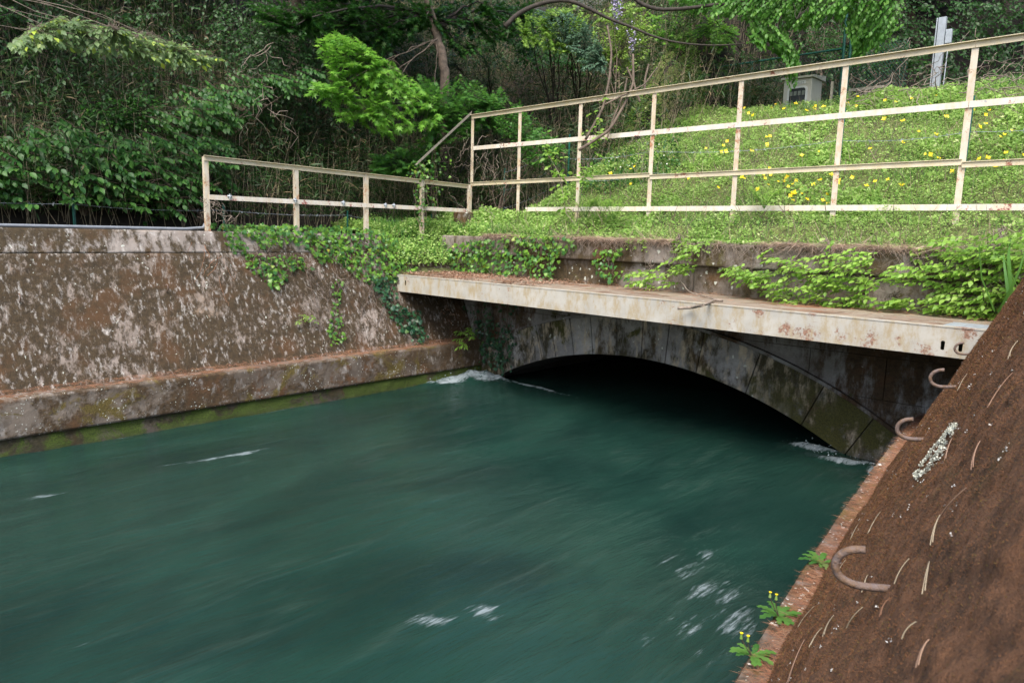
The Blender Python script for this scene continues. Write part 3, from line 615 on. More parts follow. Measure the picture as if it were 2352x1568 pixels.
tag(MB().tube([(-12.97, -9, 3.115), (-12.98, 0, 3.112), (-12.99, 5.3, 3.112), (-13.0, 5.62, 3.14), (-13.02, 5.72, 3.3)], .028, 8).build('pipe', M['pipe'], smooth=True), 'thin grey conduit pipe lying along the top of the left wall', 'pipe')
# hooks cast in the walls
def hook(P, nrm_, up, s, label):
    h = thing('bent_hook', label, 'hook', tuple(P), 'bent rusty rod hooks sticking out of the canal walls'); path = [(-.07, -.03), (-.01, -.008), (.05, -.004), (.10, .004), (.138, .03), (.148, .068), (.130, .10), (.095, .115), (.06, .112)]
    pts = np.array([nrm_*a*s+up*b*s for a, b in path]); u = np.linspace(0, 1, len(path)); uu = np.linspace(0, 1, 26)
    pts = np.stack([np.interp(uu, u, pts[:, k]) for k in range(3)], 1); pts[1:-1] = (pts[:-2]+2*pts[1:-1]+pts[2:])/4; pts[1:-1] = (pts[:-2]+2*pts[1:-1]+pts[2:])/4
    MB().tube(pts+np.array([0, -.012, 0])*uu[:, None], .0115*s, 9).build('rod', M['rustrod'], h, smooth=True)
for (px, py), lb in (((2050, 1345), 'nearest bent rusty hook on the brown mossy wall, lowest in view'), ((2130, 1005), 'bent rusty hook with green patina beside the pale lichen streak'),
                     ((2196, 885), 'bent rusty hook poking out below the end of the walkway beam'), ((2232, 805), 'bent rusty hook in front of the slotted end of the walkway beam')):
    q = hit_right(px, py) if py > 820 else np.array([xr(8.9, 2.05), 8.9, 2.05]); hook(q, nrm(np.array([-.9, -.32, -.22])), nrm(np.array([-.12, -.08, 1])), 1.08, lb)
for (px, py), lb in (((45, 1185/1.568/1.7415*0+692), 'small worn hook in the left wall at the picture edge'), ((666/1.7415*1.0, 669), 'small worn hook in the middle of the left wall')):
    hook(hit_left(px, py), NL, np.array([-KL, 0, 1])/math.hypot(1, KL), .8, lb)
# ------------------------------------------------------------------ cabinet, post and fences behind the bank
cb = thing('control_cabinet', 'grey outdoor control cabinet with a window of instruments behind the bank', 'cabinet', (-7.75, 18, 6.1)); o0 = np.array(cb.location)
c0, c1 = atY(1800, 200, 18)[0], atY(1864, 200, 18)[0]; zt = atY(1864, 178, 18)[2]; wd = c1-c0; dpt = .62
MB().box((c0, 18, 6.0), (c1, 18+dpt, zt)).build('body', M['cab'], cb, bevel=.012, off=o0)
MB().prism([(c1+.05, 17.93, zt+.005), (c1+.05, 18+dpt+.08, zt+.005), (c1+.05, 18+dpt+.08, zt+.13), (c1+.05, 17.93, zt+.05)], (-wd-.1, 0, 0)).build('roof', M['cab'], cb, off=o0)
MB().box((c0+.02, 17.988, 6.1), (c1-.03, 17.998, zt-.02)).build('door', M['cab'], cb, off=o0)
wz1 = zt-.22; wz0 = wz1-.6; wx0, wx1 = c0+.24*wd, c0+.82*wd
def rrect(x0, z0, x1, z1, r, n=5):
    out = []
    for cx, cz, a in ((x1-r, z1-r, 0), (x0+r, z1-r, 90), (x0+r, z0+r, 180), (x1-r, z0+r, 270)):
        out += [(cx+r*math.cos(R(a+t)), cz+r*math.sin(R(a+t))) for t in np.linspace(0, 90, n)]
    return out
f0 = plate('window_frame', [(x-o0[0], z-o0[2]) for x, z in rrect(wx0-.045, wz0-.045, wx1+.045, wz1+.045, .10)], [[(x-o0[0], z-o0[2]) for x, z in rrect(wx0, wz0, wx1, wz1, .06)]], -.04, .03, M['cablight'], cb)
MB().box((wx0-.005, 17.974, wz0-.005), (wx1+.005, 17.984, wz1+.005)).build('window_pane', M['dark'], cb, off=o0)
for k in range(4):
    x = wx0+.015+k*(wx1-wx0)/4; w4 = (wx1-wx0)/4-.03
    MB().box((x, 17.962, wz1-.17), (x+w4, 17.972, wz1-.07)).build('instrument', M['dull'], cb, off=o0)
for k, zz_ in ((0, .30), (2, .28)): MB().box((wx0+.02+k*.1, 17.962, wz1-zz_-.07), (wx0+.02+k*.1+.08, 17.970, wz1-zz_)).build('display', M['ink'], cb, off=o0)
for k in range(3): MB().box((wx0+.05+k*.13, 17.960, wz1-.47), (wx0+.075+k*.13, 17.97, wz1-.40)).build('indicator', M['orange'], cb, off=o0)
MB().box((c0+.36*wd, 17.975, zt-.135), (c0+.80*wd, 17.985, zt-.055)).build('name_plate', M['cablight'], cb, off=o0)
mb = MB()
for r_ in range(2):
    for k in range(6):
        x = c0+(.40+.06*k)*wd; z = zt-.085-.03*r_
        mb.box((x, 17.972, z-.002), (x+.022, 17.9748, z+.002)).box((x+.009, 17.9715, z-.009), (x+.013, 17.9745, z+.009)).box((x+.002, 17.9722, z-.010), (x+.02, 17.9746, z-.007))
mb.build('lettering', M['ink'], cb, off=o0)
p = atY(2146, 205, 20); sp_ = thing('steel_post', 'tall galvanised steel post with a small junction box beyond the bank', 'post', (p[0], 20, 6.0)); o0 = np.array(sp_.location); zt_ = atY(2152, 42, 20)[2]
for a in (((-.06, -.02, 0), (.10, .08, 1)), ((-.11, .0, 0), (-.085, .08, 1))):
    MB().box((a[0][0], a[0][1], 0), (a[1][0], a[1][1], zt_-6.0)).build('flange', M['galv'], sp_)
MB().box((.115, -.03, zt_-6.62), (.25, .06, zt_-6.3)).build('junction_box', M['galv'], sp_, bevel=.01)
MB().tube([(.17, .02, .1), (.19, .02, zt_-6.62)], .012, 6).build('conduit', M['galv'], sp_)
MB().box((.05, -.3, .1), (.3, .0, .5)).build('base_box', M['galv'], sp_, bevel=.02)
mbx = MB().box((.4, -.4, .0), (.75, -.05, .55)); mbx.build('base_box', M['galv'], sp_, bevel=.05)
# green mesh fence behind the cabinet
gf = thing('mesh_fence', 'dark green chain-link fence behind the grey cabinet', 'fence', (-9, 19.2, 6)); o0 = np.array(gf.location)
xp = [atY(1635, 200, 19.2)[0], atY(1755, 200, 19.2)[0]-.4, atY(1930, 200, 19.2)[0], atY(1942, 200, 19.2)[0]+.03]; zt2 = atY(1635, 157, 19.2)[2]
for i_, x in enumerate(xp): MB().tube([(x, 19.2, 5.2), (x, 19.2, zt2+(1.0 if i_ > 1 else .35 if i_ == 0 else 0))], .035, 6).build('post', M['greenpaint'], gf, off=o0)
MB().tube([(xp[0]-.9, 19.2, zt2), (xp[2], 19.2, zt2)], .025, 6).build('top_rail', M['greenpaint'], gf, off=o0)
lines = []; x0_, x1_ = xp[0]-.9, xp[2]+1.5
for k in range(110):
    for sgn in (1, -1):
        a = np.array([x0_-2+k*.075, 19.22, 5.3 if sgn > 0 else zt2]); b = a+np.array([(zt2-5.3)*.8, 0, sgn*(zt2-5.3)])
        ta = max(0, (x0_-a[0])/(b[0]-a[0])); tb = min(1, (x1_-a[0])/(b[0]-a[0]))
        if tb > ta: lines.append((np.array([a+(b-a)*ta, a+(b-a)*tb]), .0035, .0035))
o = link('chain_link', tubes_mesh('chain_link', lines, M['greenpaint'], 3, o0), gf); o['kind'] = 'stuff'
# barbed wire fences
def barbed(name, label, posts, zs, mat_post, sag=.12, loc=None):
    P = np.array(posts, float); r_ = thing(name, label, 'barbed wire fence', tuple(P[0])); o0 = P[0]
    for q in P: MB().lprof((q[0], q[1], q[2]-.3), (q[0]+.03, q[1]-.02, q[2]+zs[-1]+.1), (.045, 0, 0), (0, .045, 0), .006).build('post', mat_post, r_, off=o0)
    for z in zs:
        pts = []
        for a, b in zip(P[:-1], P[1:]): c = bez(a+(0, 0, z), b+(0, 0, z), (0, 0, -sag*rng.uniform(.2, 2)), 9); pts += list(c[:-1])
        pts.append(P[-1]+(0, 0, z)); pts = np.array(pts); L = [(pts, .0045, .0045)]
        s = np.concatenate([[0], np.cumsum(np.linalg.norm(np.diff(pts, axis=0), axis=1))])
        for t in np.arange(.1, s[-1], .17):
            c = np.array([np.interp(t, s, pts[:, k]) for k in range(3)]); d = rng.normal(0, 1, 3); d = d/np.linalg.norm(d)*.035
            L.append((np.array([c-d, c+d]), .004, .002)); d = rng.normal(0, 1, 3); d = d/np.linalg.norm(d)*.035; L.append((np.array([c-d, c+d]), .004, .002))
        link('wire', tubes_mesh('wire', L, M['galv'], 3, o0), r_)
bp = []
for x in (-13.3, -11.2, -8.9, -5.0, -3.05, .4): bp.append((x, 13.5, float(ground(x, 13.5))))
barbed('barbed_wire_fence', 'barbed wire on thin green posts running behind the tall railing', bp, (.35, .8, 1.25), M['greenpaint'])
bp = [(-13.9, y, 3.2) for y in (-2., 1., 3.82, 6.4, 9.2, 11.6)]
barbed('barbed_wire_fence', 'barbed wire on short green posts in the undergrowth behind the left wall', bp, (.28,), M['greenpaint'])
st = thing('wooden_frame', 'small weathered wooden stakes and rail at the top of the flowery bank', 'stakes', (-6.2, 17.6, 6.15)); b0 = atY(1985, 218, 17.4)
for dx in (-.4, 0, .35, .7): MB().box((b0[0]-.35+dx, 17.4, 5.9), (b0[0]-.30+dx, 17.45, b0[2]+.12+(.25 if dx < 0 else 0))).build('stake', M['wood'], st, off=np.array(st.location))
MB().box((b0[0]-.34, 17.38, b0[2]+.10), (b0[0]+.4, 17.397, b0[2]+.16)).build('rail', M['wood'], st, off=np.array(st.location))
p = atY(1065, 487, 11.75); tag(MB().box((p[0]-.22, 11.6, 3.0), (p[0]+.2, 11.9, p[2]+.0)).build('concrete_block', M['parap'], bevel=.03), 'pale concrete block in the grass at the foot of the railing corner', 'block')
# ------------------------------------------------------------------ building glimpsed behind the trees
bd = thing('building', 'grey building with dark eaves glimpsed between the trees at the top', 'building'); D_ = 30
q0, q1 = at(1180, 60, D_), at(1720, 60, D_); ex = nrm(q1-q0); ex[2] = 0; ex = nrm(ex); ey = np.cross([0, 0, 1.], ex); o_ = np.array([q0[0], q0[1], 0.]); L = 12.
def bb(name, u0, u1, v0, v1, z0, z1, mat):
    P_ = [o_+ex*u0+ey*v0, o_+ex*u1+ey*v0, o_+ex*u1+ey*v1, o_+ex*u0+ey*v1]; MB().prism([(q[0], q[1], z0) for q in P_], (0, 0, z1-z0)).build(name, mat, bd)
zz1 = lambda py: at(1400, py, D_)[2]
bb('wall', 1.0, L, 1.5, 2., 10, zz1(30), M['bldgd']); bb('upper_wall', 2.5, L, .0, .5, zz1(22), zz1(-60), M['bldg']); bb('eave', .0, L, -.6, 1.4, zz1(40), zz1(32), M['bldgd'])
bb('floor_beam', .2, L, -.1, .3, zz1(98), zz1(84), M['bldg']); bb('floor_beam', .2, L, .3, .7, zz1(62), zz1(54), M['bldgd'])
# ------------------------------------------------------------------ plants: left hillside
def vplant(name, label, cat, base, poly, dep, **k):
    global at
    _at = at
    def at2(px, py, d): return pick((px, py), dep)
    at = at2
    try: return plant(name, label, cat, base, poly, (0, 1), **k)
    finally: at = _at
G = lambda x, y: (x, y, float(ground(x, y)))
vplant('leafy_shrub', 'wide green shrub of drooping heart-shaped leaves above the left end of the wall', 'shrub', (-14.6, 4.2, 3.3),
       [(-60, 350), (60, 320), (150, 295), (240, 300), (330, 330), (330, 420), (330, 480), (200, 460), (120, 470), (-60, 460)], ('x', -15.2, -13.5),
       ntips=300, twl=.55, nl=12, size=.135, tpl='ovate', mat=M['lshrub'], bark=M['bark'], n_ind=300, limbs=12, trunk_r=.025, droop=.75, flat=.55, tw_dir=(.8, .3, -.15))
vplant('leafy_shrub', 'green shrub of heart-shaped leaves behind the low end post of the left railing', 'shrub', (-14.4, 6.2, 3.2),
       [(320, 330), (430, 310), (545, 320), (560, 350), (520, 400), (560, 425), (470, 450), (420, 500), (330, 505), (310, 420)], ('x', -14.9, -13.5),
       ntips=200, twl=.5, nl=12, size=.13, tpl='ovate', mat=M['lshrub'], bark=M['bark'], n_ind=250, limbs=10, trunk_r=.025, droop=.75, flat=.55, tw_dir=(.8, .4, -.15))
vplant('leafy_shrub', 'taller dark green shrub rising in the middle of the left hillside', 'shrub', G(-15.6, 6.8),
       [(400, 270), (470, 215), (560, 190), (640, 170), (740, 150), (760, 200), (680, 215), (600, 230), (540, 290), (470, 310), (400, 300)], ('x', -15.6, -14.2),
       ntips=190, twl=.55, nl=11, size=.135, tpl='ovate', mat=M['lshrub'], bark=M['bark'], n_ind=200, limbs=8, trunk_r=.025, droop=.8, flat=.5, tw_dir=(.8, .5, -.2))
vplant('leafy_shrub', 'sparse dark shrub between the two leafy masses on the left hillside', 'shrub', G(-15.8, 4.6),
       [(180, 230), (300, 200), (420, 240), (420, 300), (300, 310), (200, 300)], ('x', -15.9, -14.8),
       ntips=130, twl=.5, nl=9, size=.1, tpl='ovate', mat=M['lmapled'], bark=M['barkd'], limbs=6, trunk_r=.02, droop=.6)
vplant('sprawling_branch_tree', 'sprawling grey-twigged tree with pale green leaves at the upper left', 'tree', (-15.6, -1.5, 4.2),
       [(20, 100), (70, 60), (150, 30), (250, 55), (320, 75), (420, 95), (515, 128), (490, 150), (420, 155), (360, 140), (280, 130), (200, 120), (120, 100), (60, 135)], ('x', -14.0, -13.0),
       ntips=330, twl=.36, nl=8, size=.11, tpl='ovate', mat=M['lpale'], bark=M['twig'], n_ind=150, limbs=8, trunk_r=.016, droop=.5, flat=.75, limb_from=(-14.2, -4.5, 7.4), sag=.02, wob=.09)
vplant('maple_tree', 'bright green maple with star-shaped leaves above the low left railing', 'maple tree', G(-15.5, 12.5),
       [(722, 80), (770, 66), (830, 90), (870, 130), (910, 150), (950, 190), (1000, 215), (1025, 270), (985, 300), (950, 290), (940, 320), (905, 320), (870, 300), (820, 295), (775, 270), (740, 225), (705, 215), (715, 180), (770, 190), (750, 130)], ('x', -13.9, -12.9),
       ntips=360, twl=.42, nl=7, size=.155, tpl='maple', mat=M['lmaple'], bark=M['bark'], n_ind=300, limbs=5, trunk_r=.014, droop=.35, flat=.8, limb_from=at(1005, 90, 18), sag=.03)
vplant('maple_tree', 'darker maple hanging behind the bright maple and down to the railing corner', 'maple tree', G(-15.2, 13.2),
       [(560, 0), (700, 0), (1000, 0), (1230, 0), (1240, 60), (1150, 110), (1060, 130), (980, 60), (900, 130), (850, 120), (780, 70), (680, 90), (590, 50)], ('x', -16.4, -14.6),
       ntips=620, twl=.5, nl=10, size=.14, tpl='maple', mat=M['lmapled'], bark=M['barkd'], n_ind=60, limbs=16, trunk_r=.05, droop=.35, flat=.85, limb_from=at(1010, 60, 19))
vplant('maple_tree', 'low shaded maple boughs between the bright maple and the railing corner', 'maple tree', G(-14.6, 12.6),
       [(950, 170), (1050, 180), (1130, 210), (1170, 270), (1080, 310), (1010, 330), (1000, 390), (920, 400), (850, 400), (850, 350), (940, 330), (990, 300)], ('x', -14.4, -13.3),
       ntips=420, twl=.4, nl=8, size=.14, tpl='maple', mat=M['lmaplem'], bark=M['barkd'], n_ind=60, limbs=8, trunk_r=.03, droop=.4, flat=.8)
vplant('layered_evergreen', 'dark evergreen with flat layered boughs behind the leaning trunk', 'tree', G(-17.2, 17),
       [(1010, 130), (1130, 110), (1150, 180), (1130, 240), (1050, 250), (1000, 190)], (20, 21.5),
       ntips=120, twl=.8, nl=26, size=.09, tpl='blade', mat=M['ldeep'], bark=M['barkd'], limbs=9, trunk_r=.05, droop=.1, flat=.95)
vplant('leafy_shrub', 'shrub with paired oval leaves behind the first posts of the tall railing', 'shrub', G(-13.3, 13.3),
       [(1010, 175), (1060, 170), (1150, 200), (1200, 240), (1260, 300), (1310, 340), (1290, 375), (1220, 380), (1200, 330), (1150, 310), (1100, 240), (1030, 215)], ('y', 13.0, 14.6),
       ntips=230, twl=.45, nl=10, size=.12, tpl='ovate', mat=M['lmaplem'], bark=M['bark'], n_ind=150, limbs=7, trunk_r=.02, droop=.5, flat=.6)
# leaf wall filling the dark gaps of the forest
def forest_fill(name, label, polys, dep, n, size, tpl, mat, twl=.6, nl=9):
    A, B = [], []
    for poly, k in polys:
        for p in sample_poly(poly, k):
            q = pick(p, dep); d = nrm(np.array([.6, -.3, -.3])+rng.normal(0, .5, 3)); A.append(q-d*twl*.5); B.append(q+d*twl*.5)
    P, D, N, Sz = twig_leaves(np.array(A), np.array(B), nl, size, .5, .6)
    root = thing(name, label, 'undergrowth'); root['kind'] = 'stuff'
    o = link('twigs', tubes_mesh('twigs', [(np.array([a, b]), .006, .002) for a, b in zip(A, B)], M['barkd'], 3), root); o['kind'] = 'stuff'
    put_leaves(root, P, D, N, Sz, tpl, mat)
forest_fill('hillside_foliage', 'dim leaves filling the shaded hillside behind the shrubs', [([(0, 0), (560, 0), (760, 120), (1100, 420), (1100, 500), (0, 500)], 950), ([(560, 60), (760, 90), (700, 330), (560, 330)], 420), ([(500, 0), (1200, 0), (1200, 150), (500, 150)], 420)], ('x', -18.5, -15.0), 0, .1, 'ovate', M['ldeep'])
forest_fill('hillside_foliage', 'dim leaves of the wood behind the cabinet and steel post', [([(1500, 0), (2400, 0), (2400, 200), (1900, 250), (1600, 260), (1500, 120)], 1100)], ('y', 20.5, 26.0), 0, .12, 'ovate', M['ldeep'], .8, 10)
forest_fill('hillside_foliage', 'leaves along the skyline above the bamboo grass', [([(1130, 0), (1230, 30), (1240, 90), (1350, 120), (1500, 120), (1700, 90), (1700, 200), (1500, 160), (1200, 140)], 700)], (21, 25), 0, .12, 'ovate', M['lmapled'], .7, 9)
# ------------------------------------------------------------------ bamboo grass on the slopes
def sasa(n, fx, label, hmin=.7, hmax=1.7):
    Pb = fx(n); n = len(Pb); h = rng.uniform(hmin, hmax, n); tilt = rng.normal(0, .22, (n, 3))+np.array([.18, -.12, 0]); tilt[:, 2] = 1; tp_ = Pb+nrm(tilt)*h[:, None]
    k = 9; t = rng.uniform(.35, 1.02, (n, k)); P = Pb[:, None]+(tp_-Pb)[:, None]*t[..., None]; a = rng.uniform(0, 2*math.pi, (n, k))
    D = np.stack([np.cos(a), np.sin(a), rng.normal(.05, .55, (n, k))], -1); N = rng.normal(0, .6, D.shape)+np.array([0, 0, 1.]); S_ = rng.uniform(.13, .30, (n, k))
    r_ = tag(link('bamboo_grass', leaves_mesh('bamboo_grass', P.reshape(-1, 3), D.reshape(-1, 3), N.reshape(-1, 3), S_.ravel(), 'blade', M['lsasa'])), label, 'bamboo grass', kind='stuff')
    sub = rng.random(n) < .45; o = link('culms', tubes_mesh('culms', [(np.array([a_, b_]), .006, .003) for a_, b_ in zip(Pb[sub], tp_[sub])], M['straw'], 3), r_); o['kind'] = 'stuff'
def fL(n):
    y = rng.uniform(-1, 14, n); x = -14.1-rng.random(n)**1.1*7.0; return np.stack([x, y, ground(x, y)], -1)
def fB(n):
    y = 13.4+rng.random(n)**1.1*14; x = rng.uniform(-27, -8.8, n); ok = x < -11.2+np.clip(y-14.5, 0, 3)*.8; x, y = x[ok], y[ok]; return np.stack([x, y, ground(x, y)], -1)
sasa(7500, fL, 'dense dry bamboo grass on the dark slope behind the left wall')
sasa(11500, fB, 'dense green and straw-coloured bamboo grass on the slope behind the tall railing', .8, 1.9)
# ------------------------------------------------------------------ trees
def tube_thing_tree(label, base, pts, r0, r1, crown=None, n=5200, rad=(3.4, 3.4, 1.8), mat=None, size=.2, group=None, bark=None, cat='tree', name='forest_tree'):
    t = thing(name, label, cat, tuple(base), group); o0 = np.array(base, float); pts = np.array(pts, float); u = np.linspace(0, 1, len(pts)); uu = np.linspace(0, 1, 24)
    P = np.stack([np.interp(uu, u, pts[:, k]) for k in range(3)], 1); P[1:-1] += rng.normal(0, .02, (22, 3)); MB().tube(P-o0, r0, 10, r1).build('trunk', bark or M['bark'], t, smooth=True)
    if crown is not None:
        c = np.array(crown, float); nl_ = 26; L = []
        for _ in range(9): e = c+rng.normal(0, .5, 3)*np.array(rad); L.append((bez(P[-6], e, (0, 0, .3), 7, .06), r1*.8, .01))
        link('limbs', tubes_mesh('limbs', L, bark or M['bark'], 5, o0), t)
        d = nrm(rng.normal(0, 1, (nl_, 3)))*np.array(rad)*rng.uniform(.35, 1, (nl_, 1)); cl = c+d; idx = rng.integers(0, nl_, n)
        q = cl[idx]+rng.normal(0, .42, (n, 3))*np.array([1.2, 1.2, .6]); D = rng.normal(0, 1, (n, 3)); D[:, 2] -= .4; N = rng.normal(0, .5, (n, 3))+np.array([0, 0, 1.])
        o = link('crown', leaves_mesh('crown', q, D, N, rng.uniform(.6, 1.2, n)*size, 'tri', mat or M['ldeep'], o0), t); o['kind'] = 'stuff'
    return t
def tr(px, pys, d, label, crown_up=4.5, **k):
    P = [at(x, y, d) for x, y in pys]; g0 = P[0].copy(); g0[2] = min(float(ground(g0[0], g0[1])), P[0][2]); topp = P[-1]+nrm(P[-1]-P[-2])*2.2
    return tube_thing_tree(label, g0, [g0]+P+[topp], crown=topp+np.array([0, 0, crown_up*.4]), **k)
tr(0, [(1022, 170), (1012, 110), (990, 40), (975, -40)], 18.5, 'brown leaning trunk rising out of the maples to the top of the picture', r0=.13, r1=.09, mat=M['lmapled'])
tr(0, [(915, 240), (905, 120), (850, 60), (830, -60)], 19.5, 'dark forked trunk left of the leaning brown trunk', r0=.09, r1=.07, bark=M['barkd'])
tr(0, [(8, 250), (10, 120), (22, 20), (30, -80)], 16.5, 'reddish trunk at the far upper left edge', r0=.12, r1=.10)
tr(0, [(95, 260), (85, 140), (70, 40), (60, -80)], 18.0, 'thin grey trunk beside the sprawling branch at the upper left', r0=.07, r1=.055)
tr(0, [(345, 240), (350, 100), (330, -60)], 19.0, 'dark trunk half lost in shade above the left shrubs', r0=.1, r1=.08, bark=M['barkd'])
tr(0, [(1885, 215), (1880, 140), (1848, 40), (1838, -60)], 23.0, 'slanting grey trunk above the grey cabinet', r0=.12, r1=.09)
tr(0, [(2115, 190), (2108, 110), (2092, 40), (2085, -60)], 26.0, 'mossy brown trunk left of the steel post', r0=.16, r1=.13)
tr(0, [(2290, 190), (2300, 100), (2315, 20), (2310, -80)], 25.0, 'thick dark trunk right of the steel post', r0=.3, r1=.2, bark=M['barkd'])
tr(0, [(2212, 150), (2230, 60), (2222, -60)], 29.0, 'far thin trunk in the dark wood at the upper right', r0=.12, r1=.1, bark=M['barkd'])
for k, (x, y, zc, lb) in enumerate(((-18.5, 1, 10.5, 'broad dark tree whose unseen crown shades the upper left corner'), (-20.5, 6, 12, 'tall dark tree with unseen crown at the top of the left slope'), (-18.2, 10.5, 11.2, 'dark tree with unseen crown shading the slope behind the bright maple'),
                                    (-20, -4, 12, 'unseen dark tree on the slope beyond the left picture edge'), (-4, 27, 13, 'dark tree with unseen crown over the wood behind the steel post'), (1.5, 24, 12, 'unseen dark tree beyond the right end of the bank'), (-10, 28, 13.5, 'dark tree with unseen crown behind the grey cabinet'))):
    b = G(x, y); tube_thing_tree(lb, b, [b, (x, y, (b[2]+zc)/2), (x+.4, y-.2, zc-1)], .22, .14, crown=(x+.9, y-.3, zc), n=6500, rad=(4.2, 4.0, 2.0), size=.24)  # woodland crowns above the view, added to shade the slopes and water reflections
# limbs crossing the top, and the drooping tree
def lin(name, label, cat, px, d, r0, r1, mat, n=30, k=7):
    P = np.array([at(x, y, d) for x, y in px]); u = np.linspace(0, 1, len(P)); uu = np.linspace(0, 1, n); Q = np.stack([np.interp(uu, u, P[:, i_]) for i_ in range(3)], 1); Q[1:-1] = (Q[:-2]+Q[1:-1]+Q[2:])/3
    return tag(MB().tube(Q, r0, k, r1).build(name, mat, smooth=True), label, cat)
dr = vplant('drooping_tree', 'tree with drooping bright leaves hanging over the railing at the top right', 'tree', G(-5.6, 18.6),
       [(1500, -30), (2050, -30), (2045, 30), (2030, 90), (2010, 120), (1985, 100), (1975, 50), (1900, 40), (1880, 60), (1850, 60), (1820, 60), (1780, 50), (1740, 45), (1640, 30), (1560, 20)], ('y', 16.2, 18.4),
       ntips=900, twl=.45, nl=11, size=.11, tpl='ovate', mat=M['ldrop'], bark=M['barkd'], n_ind=250, limbs=14, trunk_r=.045, droop=.8, flat=.3, limb_from=atY(1960, -120, 18.2), tw_dir=(-.5, -.3, -.7))
def addleaf(root, poly, dep, ntips, twl, nl, size, tpl, mat, tw_dir, droop=.8, flat=.3, bark=None, n_ind=0):
    q = sample_poly(poly, ntips); B = np.array([pick(p, dep) for p in q]); A = B-nrm(np.array(tw_dir)+rng.normal(0, .25, B.shape))*twl
    o0 = np.array(root.location); o = link('twigs', tubes_mesh('twigs', [(bez(a, b, None, 4), .006, .002) for a, b in zip(A, B)], bark or M['barkd'], 3, o0), root); o['kind'] = 'stuff'
    P, D, N, Sz = twig_leaves(A, B, nl, size, droop, flat); put_leaves(root, P, D, N, Sz, tpl, mat, n_ind)
addleaf(dr, [(1735, 60), (1790, 60), (1835, 110), (1842, 150), (1825, 165), (1800, 130), (1765, 115), (1730, 100)], ('y', 16.4, 17.2), 100, .4, 11, .12, 'ovate', M['ldrop'], (.6, -.2, -.6), n_ind=100)
addleaf(dr, [(1800, 150), (1835, 160), (1825, 195), (1815, 200)], ('y', 16.6, 17.0), 9, .35, 10, .115, 'ovate', M['ldrop'], (.1, -.1, -1), n_ind=30)
addleaf(dr, [(1955, 60), (2000, 60), (1990, 130), (1965, 140)], ('y', 16.6, 17.4), 60, .45, 12, .12, 'ovate', M['ldrop'], (.1, -.1, -1))
lin('overhanging_limb', 'long dark limb curving across the top of the picture above the bamboo grass', 'limb', [(1160, 62), (1190, 30), (1240, 8), (1300, -2), (1350, 18), (1400, 45), (1450, 62), (1500, 85), (1560, 100), (1640, 106), (1720, 100)], 17, .06, .012, M['barkd'])
lin('overhanging_limb', 'dark limb sweeping down from the top right corner of the wisteria gap', 'limb', [(1440, -40), (1460, 5), (1510, 24), (1580, 20), (1650, 10), (1720, 14), (1800, 20), (1900, 6), (1960, -30)], 17.4, .05, .03, M['barkd'])
vplant('flowering_vine', 'pale yellow-green climbing vine at the top centre above the bamboo grass', 'vine', G(-11.6, 16),
       [(1370, 20), (1420, 0), (1490, 10), (1500, 60), (1490, 130), (1440, 170), (1400, 150), (1380, 110), (1360, 90)], ('y', 16.6, 17.6),
       ntips=260, twl=.3, nl=9, size=.095, tpl='ovate', mat=M['lblos'], bark=M['bark'], limbs=5, trunk_r=.02, n_ind=80)
vplant('bluish_shrub', 'blue-green small-leaved tree bough left of the pale vine', 'tree', G(-14.5, 18),
       [(1225, 20), (1300, 20), (1360, 50), (1385, 110), (1400, 165), (1340, 160), (1310, 110), (1260, 70)], (18.8, 19.8), ntips=330, twl=.4, nl=14, size=.075, tpl='ovate', mat=M['lsmoke'], bark=M['barkd'], limbs=7, trunk_r=.03)
vplant('maple_tree', 'yellow-green young maple boughs hanging before the building', 'maple tree', G(-14.9, 17.4),
       [(1180, 30), (1330, 5), (1360, 45), (1290, 70), (1330, 120), (1270, 120), (1200, 100)], (19.0, 20.0), ntips=220, twl=.45, nl=9, size=.1, tpl='maple', mat=M['llime'], bark=M['barkd'], limbs=7, trunk_r=.03)
vplant('maple_tree', 'light green maple spray right of the pale vine near the top', 'maple tree', G(-9.6, 22),
       [(1480, 30), (1620, 20), (1700, 60), (1690, 120), (1560, 110), (1500, 90)], (19, 20.5), ntips=200, twl=.5, nl=9, size=.1, tpl='maple', mat=M['lmaple'], bark=M['barkd'], limbs=7, trunk_r=.03)
vplant('leafy_shrub', 'twiggy green shrub left of the grey cabinet behind the mesh fence', 'shrub', G(-10.2, 20.4),
       [(1560, 110), (1700, 100), (1790, 130), (1800, 230), (1700, 250), (1620, 230), (1560, 180)], ('y', 19.4, 20.8), ntips=240, twl=.45, nl=9, size=.07, tpl='ovate', mat=M['lmapled'], bark=M['twig'], limbs=9, trunk_r=.02)
vplant('small_tree', 'small many-stemmed tree right of the grey cabinet', 'tree', G(-6.2, 20.6),
       [(1840, 60), (1960, 50), (2060, 80), (2130, 110), (2120, 170), (2060, 150), (1990, 170), (1900, 165), (1860, 130)], ('y', 20, 21.5), ntips=300, twl=.5, nl=9, size=.08, tpl='ovate', mat=M['lmapled'], bark=M['bark'], limbs=10, trunk_r=.035)
w_ = thing('wisteria_cluster', 'pale violet wisteria flowers hanging at the top centre', 'flowers', tuple(at(1415, 20, 19)))
for px, py in ((1412, 15), (1420, 28), (1452, 100)):
    c = at(px, py, 19); n = 90; q = rng.normal(0, 1, (n, 3))*np.array([.05, .05, .22]); q[:, :2] *= (1.1+q[:, 2:3]*2); link('raceme', leaves_mesh('raceme', c+q, rng.normal(0, 1, (n, 3)), rng.normal(0, 1, (n, 3)), np.full(n, .05), 'clover', M['wist'], np.array(w_.location)), w_)['kind'] = 'stuff'
